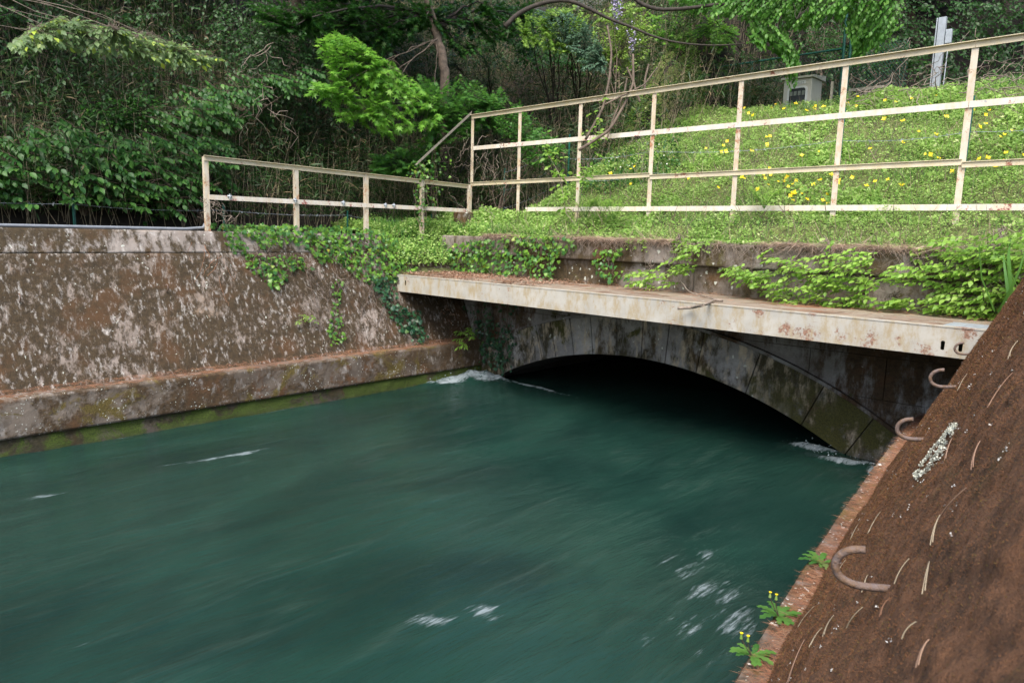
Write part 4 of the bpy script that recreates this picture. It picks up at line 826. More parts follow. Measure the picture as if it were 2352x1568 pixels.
# cut stems standing in front of the bamboo grass
for px, d, r, lb in (([(1345, 320), (1385, 250), (1400, 180), (1405, 120), (1395, 60)], 14.6, .045, 'long dead stem climbing to the pale vine'),
                  ([(1390, 330), (1410, 270), (1435, 210), (1440, 180)], 14.5, .035, 'thin reddish cut stem in the bamboo grass'),
                  ([(1330, 345), (1400, 300), (1440, 230), (1455, 190), (1454, 125)], 14.3, .05, 'cut forked stem with a pale sawn top'),
                  ([(1470, 235), (1455, 190), (1440, 155)], 14.3, .04, 'short pale cut branch leaning on the forked stem'),
                  ([(1480, 220), (1482, 180), (1490, 148)], 14.4, .04, 'short upright stub with flaking bark'),
                  ([(1390, 240), (1440, 215), (1480, 195), (1510, 155)], 14.2, .03, 'curved dead branch reaching up to the right')):
    lin('cut_stem', lb, 'dead stem', px, d, r*.62, r*.45, M['bark'])
T['sword'] = (T['grass'][0]*np.array([1.7, 1, 1]), T['grass'][1]); T['tuft'] = (np.array([(-.14,0,0),(.14,0,0),(0,1,0)],float), np.array([(0,1,2)]))
# ------------------------------------------------------------------ bank: ground cover, grass, flowers
def cover(n, xr_, yr_, dens=None):
    x = rng.uniform(*xr_, n); y = rng.uniform(*yr_, n)
    if dens is not None: k = rng.random(n) < dens(x, y); x, y = x[k], y[k]
    return np.stack([x, y, ground(x, y)], -1)
dens = lambda x, y: (.35+.65*sst(-.25, .25, fbm(x*1.3, y*1.3, 90)))*sst(-11.9, -11.2, x+.25*fbm(y*2, x, 8))
P = cover(330000, (-12.0, 3), (11.14, 18.6), dens); n = len(P); hh = .05+.26*(vn(P[:, 0]*2.2, P[:, 1]*2.2, 12)); P[:, 2] += rng.random(n)*hh+.02*(P[:, 1] > 11.3); P[:, 2] = np.where(P[:, 1] < 11.32, 3.10+rng.random(n)*.05, P[:, 2])
D = rng.normal(0, 1, (n, 3)); D[:, 2] = rng.uniform(-.3, 1., n); N = rng.normal(0, .5, (n, 3))+np.array([0, -.2, 1.]); sz = rng.uniform(.020, .044, n)*(.8+.2*sst(11.6, 13, P[:, 1]))*(1+.9*(vn(P[:, 0]*1.1, P[:, 1]*1.1, 41) > .62))
tag(link('ground_cover', leaves_mesh('ground_cover', P, D, N, sz, 'tri', M['lbank'])), 'bright green clover and small herbs carpeting the bank', kind='stuff')
P = cover(9000, (-12.0, 3), (11.2, 18.6), lambda x, y: .5*dens(x, y)); n = len(P); D = rng.normal(0, .35, (n, 3)); D[:, 2] = 1; P[:, 2] += .04
tag(link('herb_leaves', leaves_mesh('herb_leaves', P+D*.06, rng.normal(0, 1, (n, 3))+np.array([0, 0, .3]), rng.normal(0, .4, (n, 3))+np.array([0, 0, 1.]), rng.uniform(.05, .11, n), 'clover', M['lbank'])), 'broader herb leaves among the clover of the bank', kind='stuff')
P = cover(75000, (-12.0, 3), (11.25, 18.8), lambda x, y: np.clip(.22+.78*sst(.1, .5, fbm(x*.8, y*.8, 14))+.6*sst(16.6, 17.4, y)*sst(-9.5, -5, x), 0, 1)); n = len(P)
D = rng.normal(0, .33, (n, 3)); D[:, 2] = 1
tag(link('grass', leaves_mesh('grass', P, D, rng.normal(0, 1, (n, 3))+np.array([.3, -1, 0]), rng.uniform(.10, .26, n)*(1+.7*sst(-4.5, -2.5, P[:, 0])*sst(16.3, 17.3, P[:, 1])), 'grass', M['lgrass'])), 'thin grass blades standing through the herbs of the bank', kind='stuff')
P = cover(3800, (-11.6, 2), (11.2, 17), None); n = len(P); D = rng.normal(0, .5, (n, 3)); D[:, 2] = .9
tag(link('dry_stalks', leaves_mesh('dry_stalks', P, D, rng.normal(0, 1, (n, 3)), rng.uniform(.15, .55, n), 'needle', M['straw'])), 'scattered dry stalks sticking out of the bank herbs', kind='stuff')
fm_ = tplmesh('flower', M['petal']); fl_regions = [([(1640, 330), (2160, 250), (2352, 240), (2352, 420), (2200, 430), (1700, 470), (1560, 400)], 62), ([(1690, 262), (1990, 225), (2150, 205), (2160, 240), (1700, 300)], 34), ([(1750, 420), (1960, 430), (1900, 500), (1760, 480)], 22), ([(1350, 400), (1600, 330), (1600, 430), (1400, 440)], 10)]
nf = 0
def flower_label(q):
    bx, bz = q[0]*12.2/q[1], H+(q[2]+.15-H)*12.2/q[1]; k = int(np.searchsorted([-11.55, -9.82, -8.04, -6.27, -4.52, -2.76, -1.0], bx))
    bay = ['first', 'second', 'third', 'fourth', 'fifth', 'sixth', 'seventh', 'eighth'][k]
    return 'yellow flower %s in the %s bay of the tall railing' % ('above the second rail' if bz > 5.2 else 'between the second and third rails' if bz > 4.38 else 'between the third and lowest rails' if bz > 3.78 else 'below the lowest rail', bay)
for poly, k in fl_regions:
    for p in sample_poly(poly, k):
        q = hit_ground(*p)
        if q is None: continue
        o = bpy.data.objects.new('yellow_flower', fm_); COL.objects.link(o); s = random.uniform(.07, .115); o.location = (q[0], q[1]-.02, q[2]+random.uniform(.10, .2)); o.scale = (s, s, s)
        o.rotation_euler = (R(random.uniform(20, 80)), R(random.uniform(-25, 25)), random.uniform(-.6, .6)+.5)
        tag(o, flower_label(q), 'flower', 'yellow flowers scattered over the grassy bank'); nf += 1
P = np.array([q for q in (hit_ground(*p) for p in sample_poly([(1380, 330), (1560, 300), (1540, 400), (1400, 420)], 60)) if q is not None]); P[:, 2] += .22
tag(link('white_blossoms', leaves_mesh('white_blossoms', P, rng.normal(0, 1, P.shape), np.tile([0, -.5, 1.], (len(P), 1)), np.full(len(P), .035), 'clover', M['wpetal'])), 'tiny white blossoms on the dark herbs at the left of the bank', kind='stuff')
P = np.array([q for q in (hit_ground(*p) for p in sample_poly([(1350, 340), (1560, 290), (1560, 400), (1480, 440), (1330, 460)], 2600)) if q is not None]); n = len(P); P[:, 2] += rng.random(n)*.28
tag(link('dark_herbs', leaves_mesh('dark_herbs', P, rng.normal(0, 1, (n, 3)), rng.normal(0, .4, (n, 3))+np.array([0, -.3, 1.]), rng.uniform(.05, .10, n), 'ovate', M['lshrub'])), 'taller darker green herbs at the left foot of the bank', kind='stuff')
# greenery on the sloping end behind the walkway's left end
x = rng.uniform(-15, -11.4, 26000); y = rng.uniform(9.2, 12.4, 26000); z = np.where(y < 11.2, np.clip(2.3+1.0*(-12.35-x), 2.24, 3.15), ground(x, y)+.0); ok = (x < -12.45-.0*(y > 0)) | (y > 11.15); ok &= ~((y < 9.45) & (x > -12.8)); P = np.stack([x, y, z], -1)[ok]; n = len(P); P[:, 2] += rng.random(n)*(.08+.30*vn(P[:, 0]*2, P[:, 1]*2, 4))
tag(link('corner_herbs', leaves_mesh('corner_herbs', P, rng.normal(0, 1, (n, 3))+np.array([0, 0, .4]), rng.normal(0, .5, (n, 3))+np.array([.2, -.2, 1.]), rng.uniform(.03, .075, n), 'clover', M['lbank'])), 'fresh green herbs filling the corner behind the left end of the walkway', kind='stuff')
V, Fq = grid(-14.5, -12.3, 9.32, 11.3, 30, 24, lambda a, b: np.clip(2.24+1.0*(-12.40-a), 2.2, 3.06)); tag(link('corner_slope', mesh_np('corner_slope', V, Fq, M['bankground'], smooth=True)), kind='structure')
M['fringe'] = leafmat('dry_fringe', (.34, .22, .16), (.6, .45, .34), (.66, .56, .45), .15, .8)
# dry roots and needles hanging over the coping
n = 13000; x = rng.uniform(-11.5, 1, n); dn = (fbm(x*1.4, x*0, 31) > -.25); x = x[dn]; n = len(x); P = np.stack([x, YF-.10+rng.normal(0, .03, n), 3.10+rng.random(n)*.05], -1); D = np.stack([rng.normal(0, 1, n), rng.normal(-.25, .3, n), rng.normal(-.25, .35, n)], -1)
tag(link('dry_root_fringe', leaves_mesh('dry_root_fringe', P, D, rng.normal(0, 1, (n, 3)), rng.uniform(.05, .24, n), 'needle', M['fringe'])), 'fringe of dry roots and dead stems hanging over the parapet coping', kind='stuff')
L = []
for _ in range(420):
    x0 = rng.uniform(-11.4, -1.2); a = np.array([x0, YF-.12, 3.10+rng.random()*.03]); b = a+np.array([rng.normal(0, .16), -.04-rng.random()*.05, -rng.uniform(.05, .34)]); L.append((bez(a, b, (rng.normal(0, .07), -.04, 0), 7, .006), .0035, .0015))
tag(link('hanging_roots', tubes_mesh('hanging_roots', L, M['twig'], 3)), 'thin bare roots dangling down the face of the parapet', kind='stuff')
# ------------------------------------------------------------------ ivy and creepers
def ivy(name, label, hit, out, polys, stems, size, mat, n_ind=250, cat='ivy', depth=.10, down=(0, 0, -1), tpl='ivy', group=None):
    pts = []
    for poly, k in polys:
        for p in sample_poly(poly, k): pts.append(hit(p[0], p[1]))
    P = np.array(pts); n = len(P); out = np.array(out, float); P = P+out*(.01+rng.random((n, 1))**1.5*depth)
    D = np.array(down, float)+rng.normal(0, .5, (n, 3))+out*.25; N = out+np.array([0, 0, .6])+rng.normal(0, .38, (n, 3))
    root = thing(name, label, cat, tuple(P.mean(0)), group); o0 = np.array(root.location); L = []
    for s in stems:
        Q = np.array([hit(*p)+out*.02 for p in s]); u = np.linspace(0, 1, len(Q)); uu = np.linspace(0, 1, 5*len(Q)); Q = np.stack([np.interp(uu, u, Q[:, i_]) for i_ in range(3)], 1); Q[1:-1] += rng.normal(0, .015, Q[1:-1].shape)+out*.015; L.append((Q, .008, .003))
    for _ in range(int(n*.05)):
        a = P[rng.integers(n)]; d = P-a; l = np.linalg.norm(d, axis=1); c = np.where((l > .1) & (l < .5))[0]
        if len(c): b = P[rng.choice(c)]; L.append((bez(a-out*.03, b-out*.03, rng.normal(0, .04, 3), 6, .008), .004, .002))
    link('stems', tubes_mesh('stems', L, M['vine'], 4, o0), root)['kind'] = 'stuff'; put_leaves(root, P, D, N, size*rng.uniform(.6, 1.2, n), tpl, mat, n_ind); return root
hl = lambda px, py: hit_left(px, py)
def htop(px, py):
    q = hit_left(px, py)
    if q[2] > 3.08: t = (3.08-q[2]); q = atZ(px, py, 3.1) if py > 531 else np.array([xl(3.08)-rng.random()*.35, q[1], 3.1+rng.random()*.10])
    return q
ivy('ivy', 'thick ivy mat spilling over the top of the left wall under the low railing', htop, NL,
    [([(480, 515), (620, 512), (760, 508), (860, 515), (920, 560), (955, 610), (930, 650), (880, 640), (860, 655), (820, 640), (770, 600), (735, 605), (700, 570), (660, 560), (600, 570), (570, 545), (530, 535)], 1450),
     ([(505, 540), (540, 530), (565, 580), (550, 590), (520, 565)], 60)], [[(700, 540), (760, 600), (800, 700)], [(900, 560), (860, 600), (770, 650), (740, 700)]], .085, M['livy'], 300, depth=.16)
ivy('ivy', 'ivy tongue curling down the left wall below the mat, with yellow leaves', hl, NL, [([(560, 580), (620, 590), (690, 590), (710, 620), (660, 625), (650, 660), (620, 660), (590, 630), (560, 610)], 170), ([(610, 620), (650, 640), (640, 675), (615, 665)], 25)],
    [[(600, 560), (580, 600), (630, 660), (650, 690)]], .085, M['livy'], 150, depth=.08)
ivy('ivy', 'narrow ivy strand hanging down the left wall to the ledge', hl, NL, [([(758, 640), (785, 640), (782, 700), (765, 705)], 34), ([(762, 705), (782, 705), (792, 780), (760, 795), (750, 760)], 60)], [[(770, 610), (775, 660), (770, 720), (778, 800)], [(700, 620), (720, 680), (740, 790), (752, 805)], [(860, 640), (830, 720), (810, 790)]], .07, M['livy'], 90, depth=.07)
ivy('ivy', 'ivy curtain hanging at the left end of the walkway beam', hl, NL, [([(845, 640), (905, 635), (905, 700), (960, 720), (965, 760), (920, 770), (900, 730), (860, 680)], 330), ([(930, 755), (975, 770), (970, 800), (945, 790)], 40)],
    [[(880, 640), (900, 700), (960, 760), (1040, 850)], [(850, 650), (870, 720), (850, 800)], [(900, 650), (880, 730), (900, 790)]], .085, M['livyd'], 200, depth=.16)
hp = lambda px, py: atY(px, py, YF-.11)
ivy('ivy', 'ivy draping over the left part of the parapet behind the walkway', hp, (0, -1, 0), [([(1060, 552), (1200, 545), (1320, 543), (1325, 570), (1290, 585), (1290, 600), (1270, 640), (1235, 645), (1200, 620), (1180, 640), (1140, 625), (1100, 600), (1050, 590)], 520), ([(1030, 560), (1130, 550), (1120, 620), (1060, 630), (1020, 600)], 170)],
    [[(1250, 550), (1240, 600), (1225, 650)], [(1100, 550), (1150, 600), (1190, 640)]], .09, M['livy'], 300, depth=.16)
ivy('ivy', 'small ivy cluster clinging to the middle of the parapet', hp, (0, -1, 0), [([(1355, 575), (1440, 570), (1440, 590), (1400, 600), (1440, 620), (1450, 645), (1420, 640), (1400, 650), (1365, 610)], 90)], [[(1380, 550), (1400, 600), (1420, 650)]], .085, M['livy'], 70, depth=.1)
hf = lambda px, py: atY(px, py, YF-.07)
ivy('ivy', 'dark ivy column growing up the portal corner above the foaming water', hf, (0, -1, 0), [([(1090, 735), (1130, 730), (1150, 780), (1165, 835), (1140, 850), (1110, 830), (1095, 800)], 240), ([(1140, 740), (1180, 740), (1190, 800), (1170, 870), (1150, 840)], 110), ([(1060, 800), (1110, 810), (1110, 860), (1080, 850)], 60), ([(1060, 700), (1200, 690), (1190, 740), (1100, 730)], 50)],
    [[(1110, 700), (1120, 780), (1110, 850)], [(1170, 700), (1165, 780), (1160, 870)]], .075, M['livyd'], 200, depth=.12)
vplant('maple_sapling', 'bright green young spray hanging in front of the dark corner above the foam', 'sapling', atY(1085, 730, 10.9), [(1000, 790), (1040, 765), (1075, 745), (1105, 745), (1090, 790), (1050, 800), (1010, 805)], ('y', 10.3, 10.9),
       ntips=40, twl=.25, nl=8, size=.12, tpl='lance', mat=M['llime'], bark=M['vine'], n_ind=150, limbs=4, trunk_r=.006, droop=.6, flat=.7)
nb_ = thing('dead_leaf_clump', 'hanging clump of dead brown leaves in the dark corner under the walkway', 'leaf clump', tuple(atY(1020, 740, 10.6))); c = np.array(nb_.location); q = c+rng.normal(0, 1, (700, 3))*np.array([.09, .09, .17])
link('dead_leaves', leaves_mesh('dead_leaves', q, rng.normal(0, 1, q.shape)+np.array([0, 0, -.8]), rng.normal(0, 1, q.shape), rng.uniform(.04, .09, 700), 'lance', M['litter'], c), nb_)['kind'] = 'stuff'
link('hanging_stems', tubes_mesh('hanging_stems', [(bez(c+rng.normal(0, .05, 3), c+np.array([rng.normal(0, .08), 0, .75]), rng.normal(0, .05, 3), 8, .01), .005, .003) for _ in range(9)], M['vine'], 4, c), nb_)
# parapet shrubs
ps = [('leafy lime-green creeper low on the parapet beside the ivy cluster', [(1440, 620), (1500, 610), (1570, 620), (1560, 650), (1500, 668), (1430, 650)], 26, (1500, 600)),
      ('lime-green spray leaning left across the parapet right of the fallen branch', [(1635, 610), (1700, 615), (1760, 640), (1800, 670), (1840, 705), (1790, 700), (1720, 660), (1680, 640)], 60, (1850, 560)),
      ('broad lime-green spray on the middle right of the parapet', [(1720, 580), (1800, 600), (1870, 585), (1975, 570), (1960, 600), (1990, 640), (1960, 700), (1900, 705), (1840, 690), (1800, 640), (1730, 610)], 110, (1900, 550)),
      ('small upright creeper hanging from the coping above the fallen branch', [(1540, 555), (1580, 560), (1575, 600), (1545, 640), (1535, 590)], 20, (1560, 540)),
      ('low lime-green runner along the back edge of the walkway', [(1990, 690), (2060, 685), (2065, 700), (2030, 708), (1980, 700)], 16, (2060, 680)),
      ('layered lime-green shrub at the right end of the parapet', [(2080, 600), (2180, 600), (2250, 620), (2330, 620), (2350, 660), (2290, 720), (2200, 735), (2110, 725), (2100, 690), (2140, 650), (1990, 640), (2010, 625)], 150, (2300, 560)),
      ('bright shrub overhanging the coping at the far right', [(2130, 545), (2250, 540), (2352, 545), (2352, 620), (2240, 600), (2150, 590)], 70, (2300, 530))]
for lb, poly, k, b_ in ps:
    vplant('parapet_shrub', lb, 'shrub', atY(b_[0], b_[1], YF-.05), poly, ('y', 10.55, 11.0), ntips=int(k*1.0), twl=.30, nl=8, size=.095, tpl='ovate', mat=M['llime'], bark=M['twig'], n_ind=110, limbs=6, trunk_r=.007, droop=.35, flat=.8, tw_dir=(-.9, -.3, -.1), group='lime-green shrubs growing on the parapet')
# saplings and ferns at the foot of the tall railing
for lb, px, base, dd in (('slender sapling with a few bright leaves rising through the third bay of the railing', [(1335, 440), (1350, 380), (1375, 320), (1378, 235)], (1322, 520), 11.9), ('leaning sapling with lime leaves in front of the second bay of the railing', [(1300, 490), (1285, 400), (1250, 340)], (1325, 520), 11.85)):
    b_ = atY(base[0], base[1], dd); t_ = thing('sapling', lb, 'sapling', tuple(b_)); Q = np.array([b_]+[atY(x, y, dd) for x, y in px]); u = np.linspace(0, 1, len(Q)); uu = np.linspace(0, 1, 20); Q = np.stack([np.interp(uu, u, Q[:, i_]) for i_ in range(3)], 1)
    link('stem', tubes_mesh('stem', [(Q, .009, .003)], M['twig'], 5, b_), t_); A = Q[rng.integers(6, 20, 26)]; B = A+rng.normal(0, 1, A.shape)*np.array([.14, .10, .08])
    P, D, N, Sz = twig_leaves(A, B, 4, .11, .2, .4); put_leaves(t_, P, D, N, Sz, 'ovate', M['llime'], 90)
def fern(px, py, y, lb, s=.5):
    b_ = atY(px, py, y); t_ = thing('fern', lb, 'fern', tuple(b_))
    for a in np.linspace(0, 2*math.pi, 9)[:-1]:
        tip = b_+np.array([math.cos(a)*s*.7, math.sin(a)*s*.4-.05, s*rng.uniform(.55, .95)]); c = bez(b_, tip, (0, 0, s*.25), 16); P, D = [], []
        for i_ in range(3, 16):
            d = nrm(c[i_]-c[i_-1]); sd = nrm(np.cross(d, [0, 0, 1.])+1e-6)
            for sg in (1, -1): P.append(c[i_]); D.append(sd*sg+d*.25-np.array([0, 0, .1]))
        P, D = np.array(P), np.array(D); sz = np.repeat(s*.24*np.sin(np.linspace(.5, 3.0, 13)), 2)
        fr_ = link('frond', tubes_mesh('frond', [(c, .004, .001)], M['lgrass'], 4, b_), t_); link('leaflets', leaves_mesh('leaflets', P, D, np.tile([0, -.3, 1.], (len(P), 1)), sz, 'lance', M['llime'], b_), fr_)['kind'] = 'stuff'
for a in ((1345, 500, 11.75, 'yellow-green fern at the foot of the third railing post'), (1385, 495, 11.85, 'feathery fern just right of the saplings'), (1410, 505, 11.6, 'low fern in front of the fourth railing post'), (1755, 480, 11.9, 'small fern near the middle of the tall railing')): fern(*a)
# long grass on the right edge
gt = thing('grass_tuft', 'tuft of long broad grass blades at the right edge above the mossy wall', 'grass', tuple(atY(2338, 720, 10.3))); c = np.array(gt.location); n = 12; P = c+rng.normal(0, 1, (n, 3))*np.array([.14, .14, .02]); D = rng.normal(0, .22, (n, 3)); D[:, 2] = 1
put_leaves(gt, P, D, rng.normal(0, 1, (n, 3))+np.array([.5, -1, 0]), rng.uniform(.6, 1.3, n), 'sword', M['lgrass'], 30, 'blade', 'blades')
# dead vines
def tangle(name, label, poly, dep, k, L_, r=.006, mat='twig', dirb=(0, 0, -1), wob=.03, cat='dead vine'):
    L = []; root = thing(name, label, cat, tuple(pick(poly[0], dep))); o0 = np.array(root.location)
    for p in sample_poly(poly, k):
        a = pick(p, dep); b = a+nrm(np.array(dirb, float)+rng.normal(0, .55, 3))*rng.uniform(.5, 1)*L_; rr = r*rng.uniform(.5, 1.2); L.append((bez(a, b, rng.normal(0, .15*L_, 3), 10, wob), rr, rr*.5))
    link('stems', tubes_mesh('stems', L, M[mat], 4, o0), root)['kind'] = 'stuff'; return root
tangle('dead_vines', 'tangle of dead reddish stems around the corner of the two railings', [(940, 430), (1000, 330), (1060, 290), (1180, 300), (1180, 480), (1060, 500), (960, 510)], ('y', 11.4, 12.9), 95, .8, .006)
tangle('dead_vines', 'dead vine twisted on the end post of the low railing', [(455, 450), (500, 455), (540, 500), (520, 520), (480, 480)], ('x', -12.95, -12.7), 16, .45, .006, dirb=(.2, .6, -.5))
tangle('dead_vines', 'dry brambles sprawling over the bank at the upper right', [(1900, 240), (2050, 190), (2200, 175), (2352, 165), (2352, 215), (2150, 215), (1980, 240)], ('y', 13.0, 14.5), 42, 1.1, .008, dirb=(1, 0, .1), wob=.04)
tangle('dead_vines', 'pale loops of dead vine hanging in the fifth bay of the railing', [(1450, 300), (1500, 290), (1500, 330), (1480, 420), (1460, 340)], ('y', 12.5, 13.3), 22, .6, .006, dirb=(.1, 0, -1))
tangle('dead_vines', 'long bare creeper loops hanging on the dark hillside above the low railing', [(580, 100), (640, 90), (640, 300), (600, 330), (590, 250)], ('x', -14.3, -13.8), 14, 1.2, .008, dirb=(0, .1, -1), wob=.05)
tangle('dead_vines', 'fine bare twigs among the pale leaves at the upper left', [(20, 60), (250, 60), (480, 110), (470, 160), (250, 130), (60, 130)], ('x', -14.2, -13.2), 20, .8, .004, dirb=(-.1, 1, -.1), wob=.02)
tangle('dead_vines', 'dry stems woven through the ivy on the left wall top', [(560, 560), (700, 570), (850, 620), (900, 700), (840, 720), (700, 640)], ('x', -12.45, -12.15), 60, .5, .005, 'vine', wob=.02)
tangle('dead_vines', 'thin rootlets hanging in the shade from the left end of the walkway', [(930, 690), (1200, 720), (1200, 735), (950, 690)], ('y', 10.0, 11.0), 16, .5, .004, 'vine', dirb=(0, 0, -1), wob=.01)
tangle('dead_vines', 'bare scrub branches between the green posts behind the bank', [(1870, 120), (2080, 110), (2100, 220), (1900, 220)], ('y', 19.5, 20.5), 26, 1.0, .012, 'twig', dirb=(.5, 0, 1), wob=.04)
tangle('dead_vines', 'red-brown trailing stems on the bare part of the left wall', [(430, 540), (470, 560), (560, 600), (500, 640), (450, 620)], ('x', -12.38, -12.30), 9, .6, .004, 'needle', dirb=(0, .3, -1), wob=.01)
# ------------------------------------------------------------------ litter
def lay(n, fP, size, tpl, mat, name, label, up=(0, 0, 1), tilt=.25, loc=None):
    P = fP(n); n = len(P); up = np.array(up, float); D = rng.normal(0, 1, (n, 3)); D -= (D@up)[:, None]*up; D = nrm(D)+up*rng.normal(.03, tilt, (n, 1)); N = up+rng.normal(0, .2, (n, 3))
    return tag(link(name, leaves_mesh(name, P+up*.004, D, N, rng.uniform(size[0], size[1], n), tpl, mat)), label, kind='stuff')
def fdeck(n):
    x = -12.3+rng.random(n)**1.7*10.6; y = np.where(rng.random(n) < .6, YF-.05-rng.random(n)**2*1.0, YB+rng.random(n)*1.75); k = (y < YF-.02); return np.stack([x[k], y[k], np.full(k.sum(), ZD+.015)+rng.random(k.sum())*.02], -1)
lay(4200, fdeck, (.03, .12), 'needle', M['needle'], 'pine_needles', 'reddish brown pine needles strewn along the walkway')
def fdl(n): x = -12.3+rng.random(n)**1.6*3.6; y = YB+.05+rng.random(n)*1.7; return np.stack([x, y, ZD+.02+rng.random(n)*.04], -1)
lay(2600, fdl, (.03, .09), 'lance', M['litter'], 'leaf_litter', 'dry brown leaf litter piled on the left end of the walkway')
def fledL(n): y = rng.uniform(-9, YF, n); x = -11.52-rng.random(n)*.33; return np.stack([x, y, np.full(n, .80)+rng.random(n)*.03+.03*(x < -11.75)], -1)
lay(11000, fledL, (.04, .13), 'needle', M['needle'], 'pine_needles', 'reddish pine needles heaped along the ledge of the left wall')
def fledR(n): y = rng.uniform(-1, YF, n)**1.0; x = xr(y, .795)-.105+rng.random(n)**.8*.15; return np.stack([x, y, .805+rng.random(n)*.03], -1)
lay(14000, fledR, (.035, .10), 'needle', M['needle'], 'pine_needles', 'pinkish brown pine needles matted on the narrow right ledge', tilt=.08)
def frt(n): y = rng.uniform(.3, YF, n); x = xr(y, .795)-.14+rng.random(n)*.18; return np.stack([x, y, .80+rng.random(n)*.01], -1)
lay(110, frt, (.015, .045), 'tri', M['white'], 'white_flecks', 'pale crumbs and lichen on the narrow right ledge', tilt=.05)
# right wall: tufts, flecks, lichen, fallen needles
def on_face(y, z, off=0.):
    d = .03*fbm(y*3, z*3, 21, 4)+.016*fbm(y*16, z*16, 33, 4); return np.stack([xr(y, z), y, z], -1)+(d[:, None]+off)*NR
n = 420000; y = .3+rng.random(n)**2.0*10.7; z = .8+rng.random(n)*2.3; P = on_face(y, z); D = NR+rng.normal(0, .7, (n, 3)); dist = np.linalg.norm(P-EYE, axis=1)
o = link('moss_tufts', leaves_mesh('moss_tufts', P, D, rng.normal(0, 1, (n, 3)), rng.uniform(.5, 1.3, n)*np.clip(.0026*dist, .0035, .013), 'tuft', leafmat('moss_tuft', (.06, .028, .012), (.19, .085, .038), (.15, .11, .028), .1, .9)), rw); o['kind'] = 'stuff'
n = 300; y = np.repeat(.5+rng.random(n)**1.4*10, 6); z = np.repeat(.85+rng.random(n)*2.2, 6); sp_s = np.repeat(rng.random(n)**2*.008+.002, 6); n *= 6; y = y+rng.normal(0, 1, n)*sp_s; z = z+rng.normal(0, 1, n)*sp_s; P = on_face(y, z, .006); D = rng.normal(0, 1, (n, 3))+VR*.5
o = link('lichen_flecks', leaves_mesh('lichen_flecks', P, D, np.tile(NR, (n, 1))+rng.normal(0, .5, (n, 3)), rng.uniform(.003, .010, n), 'tri', M['white']), rw); o['kind'] = 'stuff'
a, b = hit_right(2110, 1098), hit_right(2202, 975); n = 5200; t = rng.random(n); c = a+(b-a)*t[:, None]; w = .02+.055*np.sin(t*math.pi); sdv = nrm(np.cross(b-a, NR)); c = c+sdv*(rng.normal(0, 1, (n, 1))*w[:, None]); k = fbm(c[:, 1]*14, c[:, 2]*14, 3) > -.12; c = c[k]
c = on_face(c[:, 1], c[:, 2], .009); n = len(c); o = link('lichen_patch', leaves_mesh('lichen_patch', c, rng.normal(0, 1, (n, 3)), np.tile(NR, (n, 1))+rng.normal(0, .2, (n, 3)), rng.uniform(.004, .011, n), 'clover', M['lich']), rw); o['kind'] = 'stuff'
ndl = [((2120, 1540), (2148, 1478)), ((2062, 1345), (2100, 1290)), ((2150, 1255), (2172, 1190)), ((2172, 1195), (2232, 1128)), ((2136, 1370), (2150, 1300)), ((1905, 1470), (1925, 1420)), ((1810, 1568), (1850, 1470)), ((1950, 1445), (1985, 1395)), ((2005, 1230), (2028, 1178)), ((2290, 945), (2335, 860)), ((2335, 830), (2352, 790)),
       ((1985, 1360), (2000, 1325)), ((2030, 1420), (2050, 1380)), ((1880, 1500), (1900, 1450)), ((2210, 900), (2225, 860)), ((2170, 1055), (2195, 1010)), ((1930, 1330), (1950, 1290)), ((1960, 1240), (1975, 1200)), ((2240, 1080), (2265, 1020)), ((2080, 1470), (2110, 1430)), ((1835, 1440), (1870, 1390))]
NLAB = ['large blurred pair of pine needles at the bottom of the mossy wall', 'pine needles lying just right of the nearest hook\'s root', 'straight pale pine needles in the middle of the mossy wall', 'long bent pine needles reaching up the middle of the mossy wall', 'forked pine needles right of the nearest hook', 'short pine needle low on the wall beside the dandelion rosette', 'long pine needle at the foot of the mossy wall at the bottom edge', 'pine needle below the nearest hook near the ledge',
        'short pine needle directly above the nearest hook', 'long pine needle high on the mossy wall at the right', 'pine needle at the right edge high on the mossy wall', 'small pine needle under the curl of the nearest hook', 'small pine needle below and right of the nearest hook', 'thin pine needle at the foot of the wall near the bottom', 'short pine needle near the crest by the third hook',
        'short pine needle just right of the pale lichen streak', 'small pine needle left of the nearest hook by the ledge', 'tiny pine needle above the nearest hook by the ledge', 'pine needle right of the lichen streak on open moss', 'pine needle low on the wall left of the large blurred pair', 'pine needle at the wall foot between the two dandelions']
for i_, (p, q) in enumerate(ndl):
    A_, B_ = hit_right(*p), hit_right(*q); A_ = on_face(A_[None, 1], A_[None, 2], .014)[0]; B_ = on_face(B_[None, 1], B_[None, 2], .014)[0]; mb = MB(); sd = nrm(np.cross(B_-A_, NR))*.006; w = random.uniform(-.01, .02)
    for s_ in (1, -1): mb.tube(bez(A_+sd*s_, B_+sd*s_*.1, nrm(np.cross(B_-A_, NR))*w+NR*.01, 9), .0016, 4, .0012)
    tag(mb.build('pine_needle', M['straw'] if i_ % 3 else M['litter']), NLAB[i_], 'pine needle', 'pine needles lying on the right wall')
